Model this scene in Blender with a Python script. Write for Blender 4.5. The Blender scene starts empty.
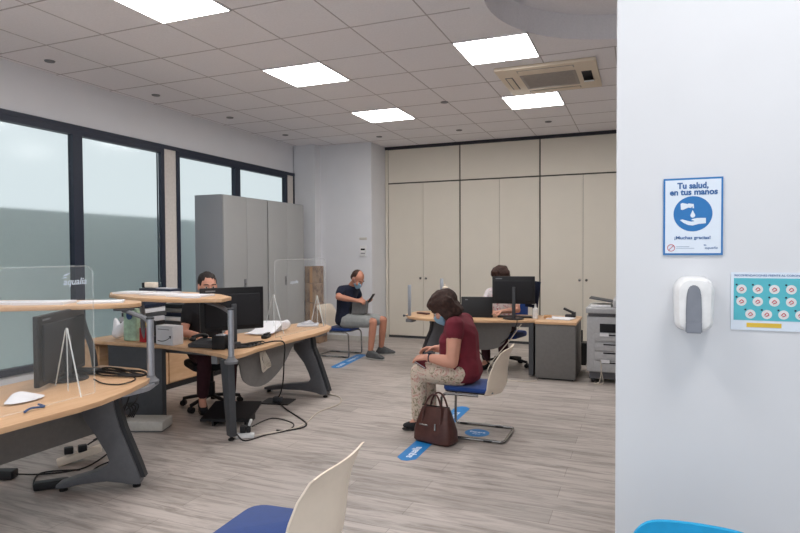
import bpy, bmesh, math, random
from mathutils import Vector, Matrix
random.seed(7)
C = bpy.context.scene.collection
PI = math.pi
V = Vector

# ------------------------------------------------------------------ camera, world, exposure
CAMH = 1.55
cam_d = bpy.data.cameras.new('camera'); cam = bpy.data.objects.new('camera', cam_d); C.objects.link(cam)
cam_d.sensor_width = 36; cam_d.lens = 596.24 / 800 * 36; cam_d.clip_start = 0.05
pit, yaw, rol = 0.02476, 0.38401, -0.00505
Fv = V((-math.sin(yaw) * math.cos(pit), math.cos(yaw) * math.cos(pit), -math.sin(pit)))
R0 = V((math.cos(yaw), math.sin(yaw), 0)); U0 = R0.cross(Fv)
Rv = math.cos(rol) * R0 + math.sin(rol) * U0; Uv = -math.sin(rol) * R0 + math.cos(rol) * U0
M = Matrix((Rv, Uv, -Fv)).transposed().to_4x4(); M.translation = (0, 0, CAMH)
cam.matrix_world = M
bpy.context.scene.camera = cam
W = bpy.data.worlds.new('world'); bpy.context.scene.world = W; W.use_nodes = True
bg = W.node_tree.nodes['Background']; bg.inputs[0].default_value = (0.86, 0.93, 1.0, 1); bg.inputs[1].default_value = 0.84
vs = bpy.context.scene.view_settings
vs.view_transform = 'Standard'; vs.look = 'None'; vs.gamma = 1; vs.exposure = 0.38; vs.use_curve_mapping = False
PANEL_POWER = 15.0

# ------------------------------------------------------------------ materials
def srgb(c):
    return tuple(((x / 255) / 12.92 if x / 255 <= .04045 else ((x / 255 + .055) / 1.055) ** 2.4) for x in c) + (1,)
MATS = {}
def mat(name, col, rough=.5, metal=0, var=.06, scale=30, bump=0, coat=0, spec=.5, sheen=0, alpha=None, trans=0, ior=1.45, emit=None):
    if name in MATS: return MATS[name]
    m = bpy.data.materials.new(name); m.use_nodes = True; nt = m.node_tree; p = nt.nodes['Principled BSDF']
    c = srgb(col)
    p.inputs['Roughness'].default_value = rough; p.inputs['Metallic'].default_value = metal
    p.inputs['Specular IOR Level'].default_value = spec; p.inputs['Coat Weight'].default_value = coat
    p.inputs['Transmission Weight'].default_value = trans; p.inputs['IOR'].default_value = ior
    p.inputs['Sheen Weight'].default_value = sheen
    tc = nt.nodes.new('ShaderNodeTexCoord'); n = nt.nodes.new('ShaderNodeTexNoise'); n.inputs['Scale'].default_value = scale
    n.inputs['Detail'].default_value = 3
    nt.links.new(tc.outputs['Object'], n.inputs['Vector'])
    r = nt.nodes.new('ShaderNodeValToRGB')
    r.color_ramp.elements[0].position = .3; r.color_ramp.elements[1].position = .7
    r.color_ramp.elements[0].color = tuple(max(0, x * (1 - var)) for x in c[:3]) + (1,)
    r.color_ramp.elements[1].color = tuple(min(1, x * (1 + var)) for x in c[:3]) + (1,)
    nt.links.new(n.outputs['Fac'], r.inputs[0]); nt.links.new(r.outputs[0], p.inputs['Base Color'])
    if bump:
        b = nt.nodes.new('ShaderNodeBump'); b.inputs['Strength'].default_value = bump; b.inputs['Distance'].default_value = .002
        n2 = nt.nodes.new('ShaderNodeTexNoise'); n2.inputs['Scale'].default_value = scale * 6
        nt.links.new(tc.outputs['Object'], n2.inputs['Vector']); nt.links.new(n2.outputs['Fac'], b.inputs['Height'])
        nt.links.new(b.outputs[0], p.inputs['Normal'])
    if emit:
        p.inputs['Emission Color'].default_value = srgb(emit[0]); p.inputs['Emission Strength'].default_value = emit[1]
    MATS[name] = m; return m
def ramp_mat(name, rough, build, coat=0):
    m = bpy.data.materials.new(name); m.use_nodes = True; nt = m.node_tree; p = nt.nodes['Principled BSDF']
    p.inputs['Roughness'].default_value = rough; p.inputs['Coat Weight'].default_value = coat
    build(nt, p); MATS[name] = m; return m
def nd(nt, t, **k):
    n = nt.nodes.new(t)
    for a, b in k.items():
        if a in n.inputs: n.inputs[a].default_value = b
        else: setattr(n, a, b)
    return n
def mixc(nt, fac, a, b, mode='MIX'):
    n = nt.nodes.new('ShaderNodeMix'); n.data_type = 'RGBA'; n.blend_type = mode
    for s, v in ((n.inputs[0], fac), (n.inputs[6], a), (n.inputs[7], b)):
        if hasattr(v, 'is_output') or isinstance(v, bpy.types.NodeSocket): nt.links.new(v, s)
        else: s.default_value = v
    return n.outputs[2]
def floor_build(nt, p):
    tc = nd(nt, 'ShaderNodeTexCoord')
    br = nd(nt, 'ShaderNodeTexBrick', Scale=1.0); br.offset = .37; br.offset_frequency = 2
    br.inputs['Brick Width'].default_value = 1.3; br.inputs['Row Height'].default_value = .19
    br.inputs['Mortar Size'].default_value = .0016; br.inputs['Mortar Smooth'].default_value = .2
    br.inputs['Color1'].default_value = srgb((192, 183, 177)); br.inputs['Color2'].default_value = srgb((171, 163, 157))
    br.inputs['Mortar'].default_value = srgb((138, 129, 123)); br.inputs['Bias'].default_value = 0
    nt.links.new(tc.outputs['Object'], br.inputs['Vector'])
    mp = nd(nt, 'ShaderNodeMapping'); mp.inputs['Scale'].default_value = (1.1, 9, 1)
    nt.links.new(tc.outputs['Object'], mp.inputs[0])
    n = nd(nt, 'ShaderNodeTexNoise', Scale=1.9, Detail=6.0, Roughness=.66, Distortion=.9); nt.links.new(mp.outputs[0], n.inputs['Vector'])
    r = nd(nt, 'ShaderNodeValToRGB'); r.color_ramp.elements[0].position = .34; r.color_ramp.elements[1].position = .56
    r.color_ramp.elements[0].color = (.50, .475, .46, 1); r.color_ramp.elements[1].color = (1.06, 1.05, 1.05, 1)
    nt.links.new(n.outputs['Fac'], r.inputs[0])
    mp2 = nd(nt, 'ShaderNodeMapping'); mp2.inputs['Scale'].default_value = (2.5, 45, 1)
    nt.links.new(tc.outputs['Object'], mp2.inputs[0])
    n2 = nd(nt, 'ShaderNodeTexNoise', Scale=2.0, Detail=4.0); nt.links.new(mp2.outputs[0], n2.inputs['Vector'])
    r2 = nd(nt, 'ShaderNodeValToRGB'); r2.color_ramp.elements[0].position = .3; r2.color_ramp.elements[1].position = .7
    r2.color_ramp.elements[0].color = (.86, .86, .86, 1); r2.color_ramp.elements[1].color = (1.05, 1.05, 1.05, 1)
    nt.links.new(n2.outputs['Fac'], r2.inputs[0])
    c = mixc(nt, .8, br.outputs['Color'], r.outputs[0], 'MULTIPLY'); c = mixc(nt, .8, c, r2.outputs[0], 'MULTIPLY')
    nt.links.new(c, p.inputs['Base Color'])
    b = nd(nt, 'ShaderNodeBump', Strength=.15, Distance=.002); nt.links.new(n2.outputs['Fac'], b.inputs['Height']); nt.links.new(b.outputs[0], p.inputs['Normal'])
ramp_mat('laminate', .42, floor_build)
def wood_build(a, b_, sc):
    def f(nt, p):
        tc = nd(nt, 'ShaderNodeTexCoord'); mp = nd(nt, 'ShaderNodeMapping'); mp.inputs['Scale'].default_value = sc
        nt.links.new(tc.outputs['Object'], mp.inputs[0])
        n = nd(nt, 'ShaderNodeTexNoise', Scale=3.0, Detail=5.0, Distortion=.4); nt.links.new(mp.outputs[0], n.inputs['Vector'])
        r = nd(nt, 'ShaderNodeValToRGB'); r.color_ramp.elements[0].position = .3; r.color_ramp.elements[1].position = .7
        r.color_ramp.elements[0].color = srgb(a); r.color_ramp.elements[1].color = srgb(b_)
        nt.links.new(n.outputs['Fac'], r.inputs[0]); nt.links.new(r.outputs[0], p.inputs['Base Color'])
    return f
ramp_mat('beech_y', .4, wood_build((200, 158, 120), (216, 178, 140), (9, 1, 9)))
ramp_mat('beech_x', .4, wood_build((200, 158, 120), (216, 178, 140), (1, 9, 9)))
def floral(nt, p):
    tc = nd(nt, 'ShaderNodeTexCoord')
    v = nd(nt, 'ShaderNodeTexVoronoi', Scale=30.0); n = nd(nt, 'ShaderNodeTexNoise', Scale=16.0, Detail=3.0, Distortion=1.5)
    nt.links.new(tc.outputs['Object'], n.inputs['Vector'])
    nt.links.new(n.outputs['Color'], v.inputs['Vector']) if False else nt.links.new(tc.outputs['Object'], v.inputs['Vector'])
    r = nd(nt, 'ShaderNodeValToRGB'); r.color_ramp.interpolation = 'EASE'
    e = r.color_ramp.elements; e[0].position = .36; e[0].color = srgb((146, 134, 112)); e[1].position = .45; e[1].color = srgb((205, 190, 172))
    k = e.new(.56); k.color = srgb((212, 196, 180)); k = e.new(.62); k.color = srgb((196, 150, 138)); k = e.new(.7); k.color = srgb((214, 198, 184))
    nt.links.new(n.outputs['Fac'], r.inputs[0])
    r2 = nd(nt, 'ShaderNodeValToRGB'); r2.color_ramp.elements[0].position = .12; r2.color_ramp.elements[1].position = .3
    r2.color_ramp.elements[0].color = srgb((176, 140, 120)); r2.color_ramp.elements[1].color = (1, 1, 1, 1)
    nt.links.new(v.outputs['Distance'], r2.inputs[0])
    nt.links.new(mixc(nt, .6, r.outputs[0], r2.outputs[0], 'MULTIPLY'), p.inputs['Base Color'])
ramp_mat('floral', .85, floral)
def reds(nt, p):
    tc = nd(nt, 'ShaderNodeTexCoord'); v = nd(nt, 'ShaderNodeTexNoise', Scale=22.0)
    nt.links.new(tc.outputs['Object'], v.inputs['Vector'])
    r = nd(nt, 'ShaderNodeValToRGB'); r.color_ramp.interpolation = 'CONSTANT'; e = r.color_ramp.elements
    e[0].position = 0; e[0].color = srgb((222, 216, 218)); e[1].position = .56; e[1].color = srgb((206, 110, 120)); k = e.new(.60); k.color = srgb((110, 130, 170)); k = e.new(.62); k.color = srgb((230, 225, 225))
    nt.links.new(v.outputs['Fac'], r.inputs[0]); nt.links.new(r.outputs[0], p.inputs['Base Color'])
ramp_mat('patterned_blouse', .8, reds)
def carton(nt, p):
    tc = nd(nt, 'ShaderNodeTexCoord'); v = nd(nt, 'ShaderNodeTexNoise', Scale=7.0, Detail=4.0)
    nt.links.new(tc.outputs['Object'], v.inputs['Vector'])
    r = nd(nt, 'ShaderNodeValToRGB'); e = r.color_ramp.elements
    e[0].position = .4; e[0].color = srgb((118, 94, 78)); e[1].position = .56; e[1].color = srgb((158, 132, 110))
    nt.links.new(v.outputs['Fac'], r.inputs[0]); nt.links.new(r.outputs[0], p.inputs['Base Color'])
ramp_mat('printed_carton', .8, carton)

mat('wall_white', (222, 224, 228), .75, var=.015, scale=3)
mat('wall_far', (224, 225, 229), .8, var=.015, scale=3)
mat('ceiling_tile', (240, 238, 241), .9, var=.03, scale=60, bump=.25)
mat('plaster', (212, 208, 208), .9, var=.01)
mat('grid_gap', (184, 178, 180), .7)
mat('navy_frame', (34, 42, 60), .45)
mat('black_trim', (38, 38, 46), .5)
mat('post_white', (214, 208, 202), .7)
mat('cream_laminate', (218, 211, 198), .5, var=.012, scale=4)
mat('cream_edge', (80, 76, 70), .7)
mat('grey_steel', (164, 165, 165), .5, var=.015, scale=3)
mat('grey_steel_side', (150, 153, 158), .5, var=.015, scale=3)
mat('grey_dark', (66, 68, 72), .5)
mat('grey_mid', (112, 113, 117), .45)
mat('channel_dark', (44, 46, 50), .5)
mat('leg_grey', (92, 93, 97), .45)
mat('grey_panel', (112, 110, 108), .55)
mat('alu', (168, 172, 180), .35, .6)
mat('chrome', (150, 148, 146), .25, .9)
mat('black', (22, 22, 25), .45, var=.1)
mat('black_gloss', (14, 15, 18), .2)
mat('black_soft', (30, 30, 34), .8)
mat('rubber', (26, 24, 24), .7)
mat('paper', (226, 226, 230), .8, var=.03, scale=12)
mat('paper_grey', (190, 190, 196), .8, var=.05, scale=12)
mat('white_plastic', (226, 226, 226), .4)
mat('off_white', (200, 197, 190), .5)
mat('cream_shell', (240, 226, 208), .45, var=.015)
mat('blue_fabric', (28, 62, 128), .9, bump=.4, sheen=.2)
mat('navy_fabric', (22, 30, 52), .9, bump=.4)
mat('cyan_plastic', (22, 160, 212), .4)
mat('skin', (206, 150, 128), .6, var=.05, scale=12)
mat('skin_tan', (192, 134, 110), .6, var=.05, scale=12)
mat('navy_tee', (24, 30, 50), .9, var=.15, scale=14, bump=.5)
mat('black_tee', (26, 27, 32), .9, var=.15, scale=14, bump=.5)
mat('burgundy', (110, 34, 48), .9, var=.14, scale=12, bump=.5)
mat('maroon', (58, 26, 34), .9, var=.15, bump=.4)
mat('grey_shorts', (150, 153, 152), .9, var=.08, scale=14, bump=.4)
mat('denim', (40, 52, 84), .9, var=.15)
mat('white_shirt', (214, 208, 208), .9, var=.05, bump=.4)
mat('hair_dark', (36, 27, 25), .75, var=.3, scale=50, bump=.8)
mat('hair_brown', (56, 35, 28), .75, var=.35, scale=45, bump=.8)
mat('mask_blue', (140, 178, 202), .8, var=.04, bump=.3)
mat('hair_thin', (66, 46, 38), .7, var=.3, scale=60)
mat('shoe_grey', (82, 84, 86), .8, var=.2, bump=.4)
mat('sole', (190, 188, 184), .7)
mat('bag_brown', (78, 46, 40), .38, var=.2, scale=18, bump=.5)
mat('bag_grey', (112, 112, 112), .8, var=.1)
mat('sticker_blue', (34, 128, 198), .45, var=.03)
mat('sign_blue', (44, 118, 184), .5, var=.02)
mat('sign_white', (224, 234, 246), .5, var=.01)
mat('sign_text', (60, 104, 160), .6)
mat('sign_red', (196, 70, 84), .6)
mat('sign_grey', (130, 150, 176), .6)
mat('teal_print', (88, 186, 200), .5, var=.02)
mat('yellow_print', (226, 190, 70), .5)
mat('disp_white', (238, 238, 238), .3, coat=.3)
mat('disp_grey', (128, 132, 142), .3, coat=.3)
mat('ac_beige', (226, 212, 192), .5, var=.02)
mat('ac_grille', (168, 160, 152), .6)
mat('copier', (172, 172, 174), .45)
mat('copier_dark', (90, 90, 94), .5)
mat('tan_thing', (184, 140, 96), .6)
mat('green_pack', (172, 200, 176), .5, var=.25, scale=20)
mat('red_pack', (170, 36, 44), .5, var=.1)
mat('cable_black', (30, 28, 28), .6)
mat('cable_white', (196, 186, 172), .6)
mat('outside_wall', (228, 236, 236), .9)
mat('blue_box', (52, 82, 128), .5)
def clear(name, alpha):
    m = bpy.data.materials.new(name); m.use_nodes = True; nt = m.node_tree; p = nt.nodes['Principled BSDF']
    p.inputs['Base Color'].default_value = (.9, .95, .95, 1); p.inputs['Roughness'].default_value = .06
    p.inputs['Alpha'].default_value = alpha; p.inputs['Specular IOR Level'].default_value = .5
    MATS[name] = m
clear('acrylic', .04); clear('acrylic_edge', .16)
def frosted():
    m = bpy.data.materials.new('frosted_glass'); m.use_nodes = True; nt = m.node_tree; p = nt.nodes['Principled BSDF']
    p.inputs['Base Color'].default_value = (.75, .79, .765, 1); p.inputs['Roughness'].default_value = .13
    p.inputs['Transmission Weight'].default_value = 1; p.inputs['IOR'].default_value = 1.25
    MATS['frosted_glass'] = m
frosted()
def emis(name, col, s):
    m = bpy.data.materials.new(name); m.use_nodes = True; nt = m.node_tree; nt.nodes.clear()
    e = nt.nodes.new('ShaderNodeEmission'); e.inputs[0].default_value = col; e.inputs[1].default_value = s
    o = nt.nodes.new('ShaderNodeOutputMaterial'); nt.links.new(e.outputs[0], o.inputs[0]); MATS[name] = m
emis('led_panel', (1, .975, .955, 1), PANEL_POWER)

# ------------------------------------------------------------------ mesh helpers
class MB:
    def __init__(s): s.bm = bmesh.new()
    def box(s, c, d, rz=0, rot=None, bev=0):
        t = bmesh.new(); bmesh.ops.create_cube(t, size=1)
        bmesh.ops.scale(t, vec=d, verts=t.verts)
        if bev: bmesh.ops.bevel(t, geom=t.edges[:], offset=bev, segments=3, profile=.5, affect='EDGES')
        m = (rot.to_4x4() if rot else Matrix.Rotation(rz, 4, 'Z')); m = Matrix.Translation(c) @ m
        return s.add(t, m)
    def b2(s, a, b, bev=0):
        a = V(a); b = V(b); return s.box((a + b) / 2, [abs(x) for x in (b - a)], bev=bev)
    def add(s, t, m=None):
        if m: bmesh.ops.transform(t, matrix=m, verts=t.verts)
        me = bpy.data.meshes.new('t'); t.to_mesh(me); t.free(); s.bm.from_mesh(me); bpy.data.meshes.remove(me); return s
    def cyl(s, p0, p1, r, r2=None, n=20):
        p0 = V(p0); p1 = V(p1); d = p1 - p0; t = bmesh.new()
        bmesh.ops.create_cone(t, cap_ends=True, segments=n, radius1=r, radius2=r if r2 is None else r2, depth=d.length)
        m = Matrix.Translation((p0 + p1) / 2) @ d.to_track_quat('Z', 'Y').to_matrix().to_4x4()
        return s.add(t, m)
    def ell(s, c, r, rot=None, n=20):
        t = bmesh.new(); bmesh.ops.create_uvsphere(t, u_segments=n, v_segments=n // 2 + 2, radius=1)
        m = Matrix.Translation(c) @ (rot.to_4x4() if rot else Matrix.Identity(4)) @ Matrix.Diagonal((*r, 1))
        return s.add(t, m)
    def tube(s, pts, r, n=8, sub=6, closed=False, flat=1):
        P = [V(p) for p in pts]
        if sub > 1 and len(P) > 2:
            Q = []; L = len(P)
            for i in range(L if closed else L - 1):
                a = P[(i - 1) % L] if closed or i > 0 else P[0]; b = P[i]; c = P[(i + 1) % L]
                d = P[(i + 2) % L] if closed or i + 2 < L else P[-1]
                for k in range(sub):
                    t = k / sub
                    Q.append(.5 * ((2 * b) + (c - a) * t + (2 * a - 5 * b + 4 * c - d) * t * t + (3 * b - a - 3 * c + d) * t ** 3))
            if not closed: Q.append(P[-1])
            P = Q
        bm = s.bm; rings = []; L = len(P); up = None
        for i in range(L):
            a = P[i - 1] if (i > 0 or closed) else P[i]; b = P[(i + 1) % L] if (i < L - 1 or closed) else P[i]
            d = (b - a).normalized() if (b - a).length > 1e-9 else V((0, 0, 1))
            if up is None:
                up = V((0, 0, 1)) if abs(d.z) < .9 else V((1, 0, 0))
            x = d.cross(up)
            if x.length < 1e-4: x = d.cross(V((0, 1, 0)))
            x.normalize(); y = x.cross(d).normalized(); up = y
            rings.append([bm.verts.new(P[i] + x * math.cos(2 * PI * k / n) * r + y * math.sin(2 * PI * k / n) * r * flat) for k in range(n)])
        for i in range(L if closed else L - 1):
            A = rings[i]; B = rings[(i + 1) % L]
            for k in range(n): bm.faces.new((A[k], A[(k + 1) % n], B[(k + 1) % n], B[k]))
        if not closed: bm.faces.new(rings[0][::-1]); bm.faces.new(rings[-1])
        return s
    def prism(s, pts, vec, bev=0):
        t = bmesh.new(); vs_ = [t.verts.new(p) for p in pts]; f = t.faces.new(vs_)
        g = bmesh.ops.extrude_face_region(t, geom=[f]); nv = [e for e in g['geom'] if isinstance(e, bmesh.types.BMVert)]
        bmesh.ops.translate(t, vec=vec, verts=nv); bmesh.ops.recalc_face_normals(t, faces=t.faces[:])
        if bev: bmesh.ops.bevel(t, geom=[e for e in t.edges], offset=bev, segments=2, affect='EDGES')
        return s.add(t)
    def poly(s, pts, z0, z1, bev=0): return s.prism([(x, y, z0) for x, y in pts], (0, 0, z1 - z0), bev)
    def lathe(s, c, prof, n=24):
        bm = s.bm; c = V(c); rings = []
        for r, z in prof: rings.append([bm.verts.new(c + V((r * math.cos(2 * PI * k / n), r * math.sin(2 * PI * k / n), z))) for k in range(n)])
        for i in range(len(rings) - 1):
            for k in range(n): bm.faces.new((rings[i][k], rings[i][(k + 1) % n], rings[i + 1][(k + 1) % n], rings[i + 1][k]))
        bm.faces.new(rings[0][::-1]); bm.faces.new(rings[-1]); return s
    def hull(s, items, n=10):
        """items: (center, radius or radii[, rot]) hulled together"""
        t = bmesh.new()
        for it in items:
            c, r = it[0], it[1]; rot = it[2] if len(it) > 2 else None
            r3 = (r, r, r) if not hasattr(r, '__len__') else r
            u = bmesh.new(); bmesh.ops.create_icosphere(u, subdivisions=2, radius=1)
            m = Matrix.Translation(c) @ (rot.to_4x4() if rot else Matrix.Identity(4)) @ Matrix.Diagonal((*r3, 1))
            bmesh.ops.transform(u, matrix=m, verts=u.verts)
            me = bpy.data.meshes.new('t'); u.to_mesh(me); u.free(); t.from_mesh(me); bpy.data.meshes.remove(me)
        h = bmesh.ops.convex_hull(t, input=t.verts[:])
        bmesh.ops.delete(t, geom=[e for e in set(h['geom_interior'] + h['geom_unused']) if isinstance(e, bmesh.types.BMVert)], context='VERTS')
        return s.add(t)
    def chain(s, pts, radii):
        for i in range(len(pts) - 1): s.hull([(V(pts[i]), radii[i]), (V(pts[i + 1]), radii[i + 1])])
        return s
ROOTM = {}
def rootm(o):
    while o.parent: o = o.parent
    return ROOTM.get(o.name, Matrix.Identity(4))
def link(name, me, m, parent=None, label=None):
    o = bpy.data.objects.new(name, me); C.objects.link(o)
    if m: me.materials.clear(); me.materials.append(MATS[m])
    if parent:
        o.parent = parent; me.transform(rootm(parent).inverted())
    if label: o['label'] = label
    return o
def B(mb, name, m, parent=None, smooth=True, bevel=0, label=None, remesh=0, sm=0, weld=False):
    bm = mb.bm
    if not remesh:
        bmesh.ops.recalc_face_normals(bm, faces=bm.faces[:])
    me = bpy.data.meshes.new(name); bm.to_mesh(me); bm.free()
    if remesh or bevel:
        t = bpy.data.objects.new('tmp', me); C.objects.link(t)
        if remesh:
            md = t.modifiers.new('r', 'REMESH'); md.mode = 'VOXEL'; md.voxel_size = remesh
            if sm: s_ = t.modifiers.new('s', 'SMOOTH'); s_.factor = .5; s_.iterations = sm
        if bevel:
            md = t.modifiers.new('b', 'BEVEL'); md.width = bevel; md.segments = 2; md.limit_method = 'ANGLE'; md.angle_limit = .6
        dg = bpy.context.evaluated_depsgraph_get(); dg.update()
        me2 = bpy.data.meshes.new_from_object(t.evaluated_get(dg)); bpy.data.objects.remove(t); bpy.data.meshes.remove(me); me = me2; me.name = name
    if smooth:
        me.shade_smooth() if hasattr(me, 'shade_smooth') else None
        if not remesh:
            b2 = bmesh.new(); b2.from_mesh(me)
            for e in b2.edges:
                if len(e.link_faces) == 2 and e.calc_face_angle(0) > .6: e.smooth = False
            b2.to_mesh(me); b2.free()
    return link(name, me, m, parent, label)
def tag(o, label, cat, group=None, kind=None):
    o['label'] = label; o['category'] = cat
    if group: o['group'] = group
    if kind: o['kind'] = kind
    return o
def thing(name, label, cat, loc=(0, 0, 0), rz=0, group=None):
    o = bpy.data.objects.new(name, None); C.objects.link(o); o.empty_display_size = .1
    o.location = loc; o.rotation_euler = (0, 0, rz)
    ROOTM[o.name] = Matrix.Translation(loc) @ Matrix.Rotation(rz, 4, 'Z')
    return tag(o, label, cat, group)
def solo(mb, name, m, label, cat, group=None, **k):
    o = B(mb, name, m, None, **k); me = o.data
    lo = [min(v.co[i] for v in me.vertices) for i in range(3)]; hi = [max(v.co[i] for v in me.vertices) for i in range(3)]
    c = V(((lo[0] + hi[0]) / 2, (lo[1] + hi[1]) / 2, lo[2])); me.transform(Matrix.Translation(-c)); o.location = c
    return tag(o, label, cat, group)
def struct(name, mb, m, parent=None, **k):
    o = B(mb, name, m, parent, **k)
    if not parent: o['kind'] = 'structure'
    return o
def copy_tree(o, parent=None):
    c = o.copy(); C.objects.link(c)
    if parent: c.parent = parent
    for ch in [x for x in C.objects if x.parent == o]: copy_tree(ch, c)
    return c
def text(body, size, loc, m, parent, name='lettering', face='-Y', bold=0, align='CENTER', rotm=None, shear=0, fit=None, depth=.0006):
    cu = bpy.data.curves.new('txt', 'FONT'); cu.body = body; cu.size = size; cu.align_x = align; cu.align_y = 'CENTER'
    cu.extrude = depth; cu.offset = bold; cu.shear = shear; cu.resolution_u = 3
    o = bpy.data.objects.new('t', cu); C.objects.link(o)
    dg = bpy.context.evaluated_depsgraph_get(); dg.update()
    me = bpy.data.meshes.new_from_object(o.evaluated_get(dg)); bpy.data.objects.remove(o); bpy.data.curves.remove(cu)
    if fit:
        xs = [v.co.x for v in me.vertices]; w = max(xs) - min(xs); me.transform(Matrix.Diagonal((fit / w, 1, 1, 1)))
    r = rotm if rotm is not None else (Matrix.Rotation(PI / 2, 4, 'X') if face == '-Y' else Matrix.Identity(4))
    me.transform(Matrix.Translation(loc) @ r)
    return link(name, me, m, parent)
def smooth_poly(pts, sub=5):
    P = [V((x, y, 0)) for x, y in pts]; Q = []; L = len(P)
    for i in range(L):
        a, b, c, d = P[i - 1], P[i], P[(i + 1) % L], P[(i + 2) % L]
        for k in range(sub):
            t = k / sub
            q = .5 * ((2 * b) + (c - a) * t + (2 * a - 5 * b + 4 * c - d) * t * t + (3 * b - a - 3 * c + d) * t ** 3); Q.append((q.x, q.y))
    return Q
def round_poly(pts, rad, n=6):
    """polygon with corner radii: rad list"""
    out = []; L = len(pts)
    for i in range(L):
        p = V(pts[i]).to_2d(); a = (V(pts[i - 1]).to_2d() - p); b = (V(pts[(i + 1) % L]).to_2d() - p); r = rad[i] if hasattr(rad, '__len__') else rad
        if r <= 0: out.append(tuple(p)); continue
        d = min(r, a.length * .49, b.length * .49); A = p + a.normalized() * d; D = p + b.normalized() * d
        for k in range(n + 1):
            t = k / n; q = (1 - t) ** 2 * A + 2 * t * (1 - t) * p + t * t * D; out.append(tuple(q))
    return out

# ------------------------------------------------------------------ room shell
CZ = 3.437; XL = -5.74; YB = 9.95; XR = 5.0; YF = -1.6
TX = lambda i: -4.319 + .6813 * i
TY = lambda j: 5.2155 + .6813 * j
f = MB(); f.b2((XL - .1, YF, -.1), (XR, 10.7, 0)); struct('floor', f, 'laminate', smooth=False)
# ceiling with the round recess
CXc, CYc, CR = .04, 4.58, 1.15
c = MB(); bm = c.bm; S = 1.3
def quad(x0, y0, x1, y1, z=CZ):
    bm.faces.new([bm.verts.new(p) for p in ((x0, y0, z), (x0, y1, z), (x1, y1, z), (x1, y0, z))])
quad(XL - .1, YF, CXc - S, 10.7); quad(CXc + S, YF, XR, 10.7); quad(CXc - S, YF, CXc + S, CYc - S); quad(CXc - S, CYc + S, CXc + S, 10.7)
N = 64; ins = []; outs = []; tops = []
for k in range(N):
    a = 2 * PI * k / N; ca, sa = math.cos(a), math.sin(a); m_ = S / max(abs(ca), abs(sa))
    ins.append(bm.verts.new((CXc + CR * ca, CYc + CR * sa, CZ))); outs.append(bm.verts.new((CXc + m_ * ca, CYc + m_ * sa, CZ)))
    tops.append(bm.verts.new((CXc + CR * ca, CYc + CR * sa, CZ + .22)))
for k in range(N):
    j = (k + 1) % N; bm.faces.new((ins[k], outs[k], outs[j], ins[j])); bm.faces.new((ins[k], ins[j], tops[j], tops[k]))
bm.faces.new(tops)
struct('ceiling', c, 'ceiling_tile', smooth=False)
g = MB()
for i in range(-2, 16):
    x = TX(i); y0 = YF
    if x > -1.24: y0 = TY(1)
    if XL < x < XR: g.b2((x - .0055, y0, CZ - .002), (x + .0055, YB, CZ + .002))
for j in range(-9, 8):
    y = TY(j); x1 = XR if y > 5.85 else -1.24
    if YF < y < YB: g.b2((XL, y - .006, CZ - .003), (x1, y + .006, CZ + .002))
struct('trim_1', g, 'grid_gap', smooth=False)['label'] = 'grid lines between the ceiling tiles'
# left wall, built around the window band
w = MB(); ZT = 2.90; ZS = .35
w.b2((XL - .12, YF, ZT), (XL, 9.15, CZ)); w.b2((XL - .12, YF, 0), (XL, 9.15, ZS))
w.b2((XL - .12, YF, ZS), (XL, 2.2, ZT)); w.b2((XL - .12, 9.17, ZS), (XL, 9.2, ZT))
struct('wall_left', w, 'wall_far', smooth=False)
w = MB(); w.b2((XL, 9.17, 0), (-5.31, 9.5, CZ)); w.b2((-5.31, 9.37, 0), (-4.31, 9.6, CZ)); w.b2((-4.5, 9.6, 0), (-4.31, 10.6, CZ))
w.b2((XL - .1, 9.17, 0), (XL + .01, 9.5, CZ))
w.b2((-4.4, 10.5, 0), (XR, 10.7, CZ)); struct('wall_back', w, 'wall_far', smooth=False)
w = MB(); w.b2((XR, YF, 0), (XR + .1, 10.7, CZ)); struct('wall_right', w, 'wall_far', smooth=False)
w = MB(); w.b2((-.091, 2.5, 0), (XR, 2.95, CZ), bev=.006); struct('wall_front', w, 'wall_white', smooth=False)
w = MB(); w.b2((-5.31, 9.357, 0), (-4.31, 9.37, .08)); w.b2((-4.31, 9.36, 0), (-4.297, 9.93, .08)); struct('baseboard_back', w, 'off_white', smooth=False)
# windows
def window(n, y0, y1):
    fr = MB(); x = XL
    fr.b2((x - .06, y0 - .06, ZS), (x + .02, y0, ZT)); fr.b2((x - .06, y1, ZS), (x + .02, y1 + .06, ZT))
    fr.b2((x - .06, y0 - .06, ZT - .06), (x + .021, y1 + .06, ZT)); fr.b2((x - .06, y0 - .06, ZS), (x + .021, y1 + .06, ZS + .07))
    o = struct('window_%d' % n, fr, 'navy_frame', smooth=False)
    p = MB(); p.b2((x - .035, y0, ZS + .07), (x - .027, y1, ZT - .06)); B(p, 'window_pane', 'frosted_glass', o, smooth=False)
window(1, 2.26, 3.44); window(2, 3.56, 4.70); window(3, 4.82, 5.98); window(4, 6.32, 7.50); window(5, 7.62, 8.88)
w = MB(); w.b2((XL - .06, 6.04, ZS), (XL + .005, 6.262, ZT)); w.b2((XL - .06, 8.94, ZS), (XL + .005, 9.14, ZT)); struct('trim_2', w, 'post_white', smooth=False)
w = MB(); w.b2((XL - .06, 9.14, ZS), (XL + .02, 9.17, ZT)); w.b2((XL - .02, 2.2, ZT), (XL + .024, 9.17, ZT + .05)); struct('trim_3', w, 'navy_frame', smooth=False)
w = MB(); w.b2((-7.5, -3, -.1), (-7.3, 16, 2.12)); w.b2((-7.4, -3, -.2), (-5.9, 16, -.1)); struct('wall_outside', w, 'outside_wall', smooth=False)
w = MB(); w.b2((-4.3, YB - .01, 3.385), (XR, YB + .06, CZ)); struct('trim_4', w, 'black_trim', smooth=False)
w = MB(); w.b2((-4.3, YB, 0), (-4.25, YB + .05, 3.385)); struct('trim_5', w, 'cream_laminate', smooth=False)

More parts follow.
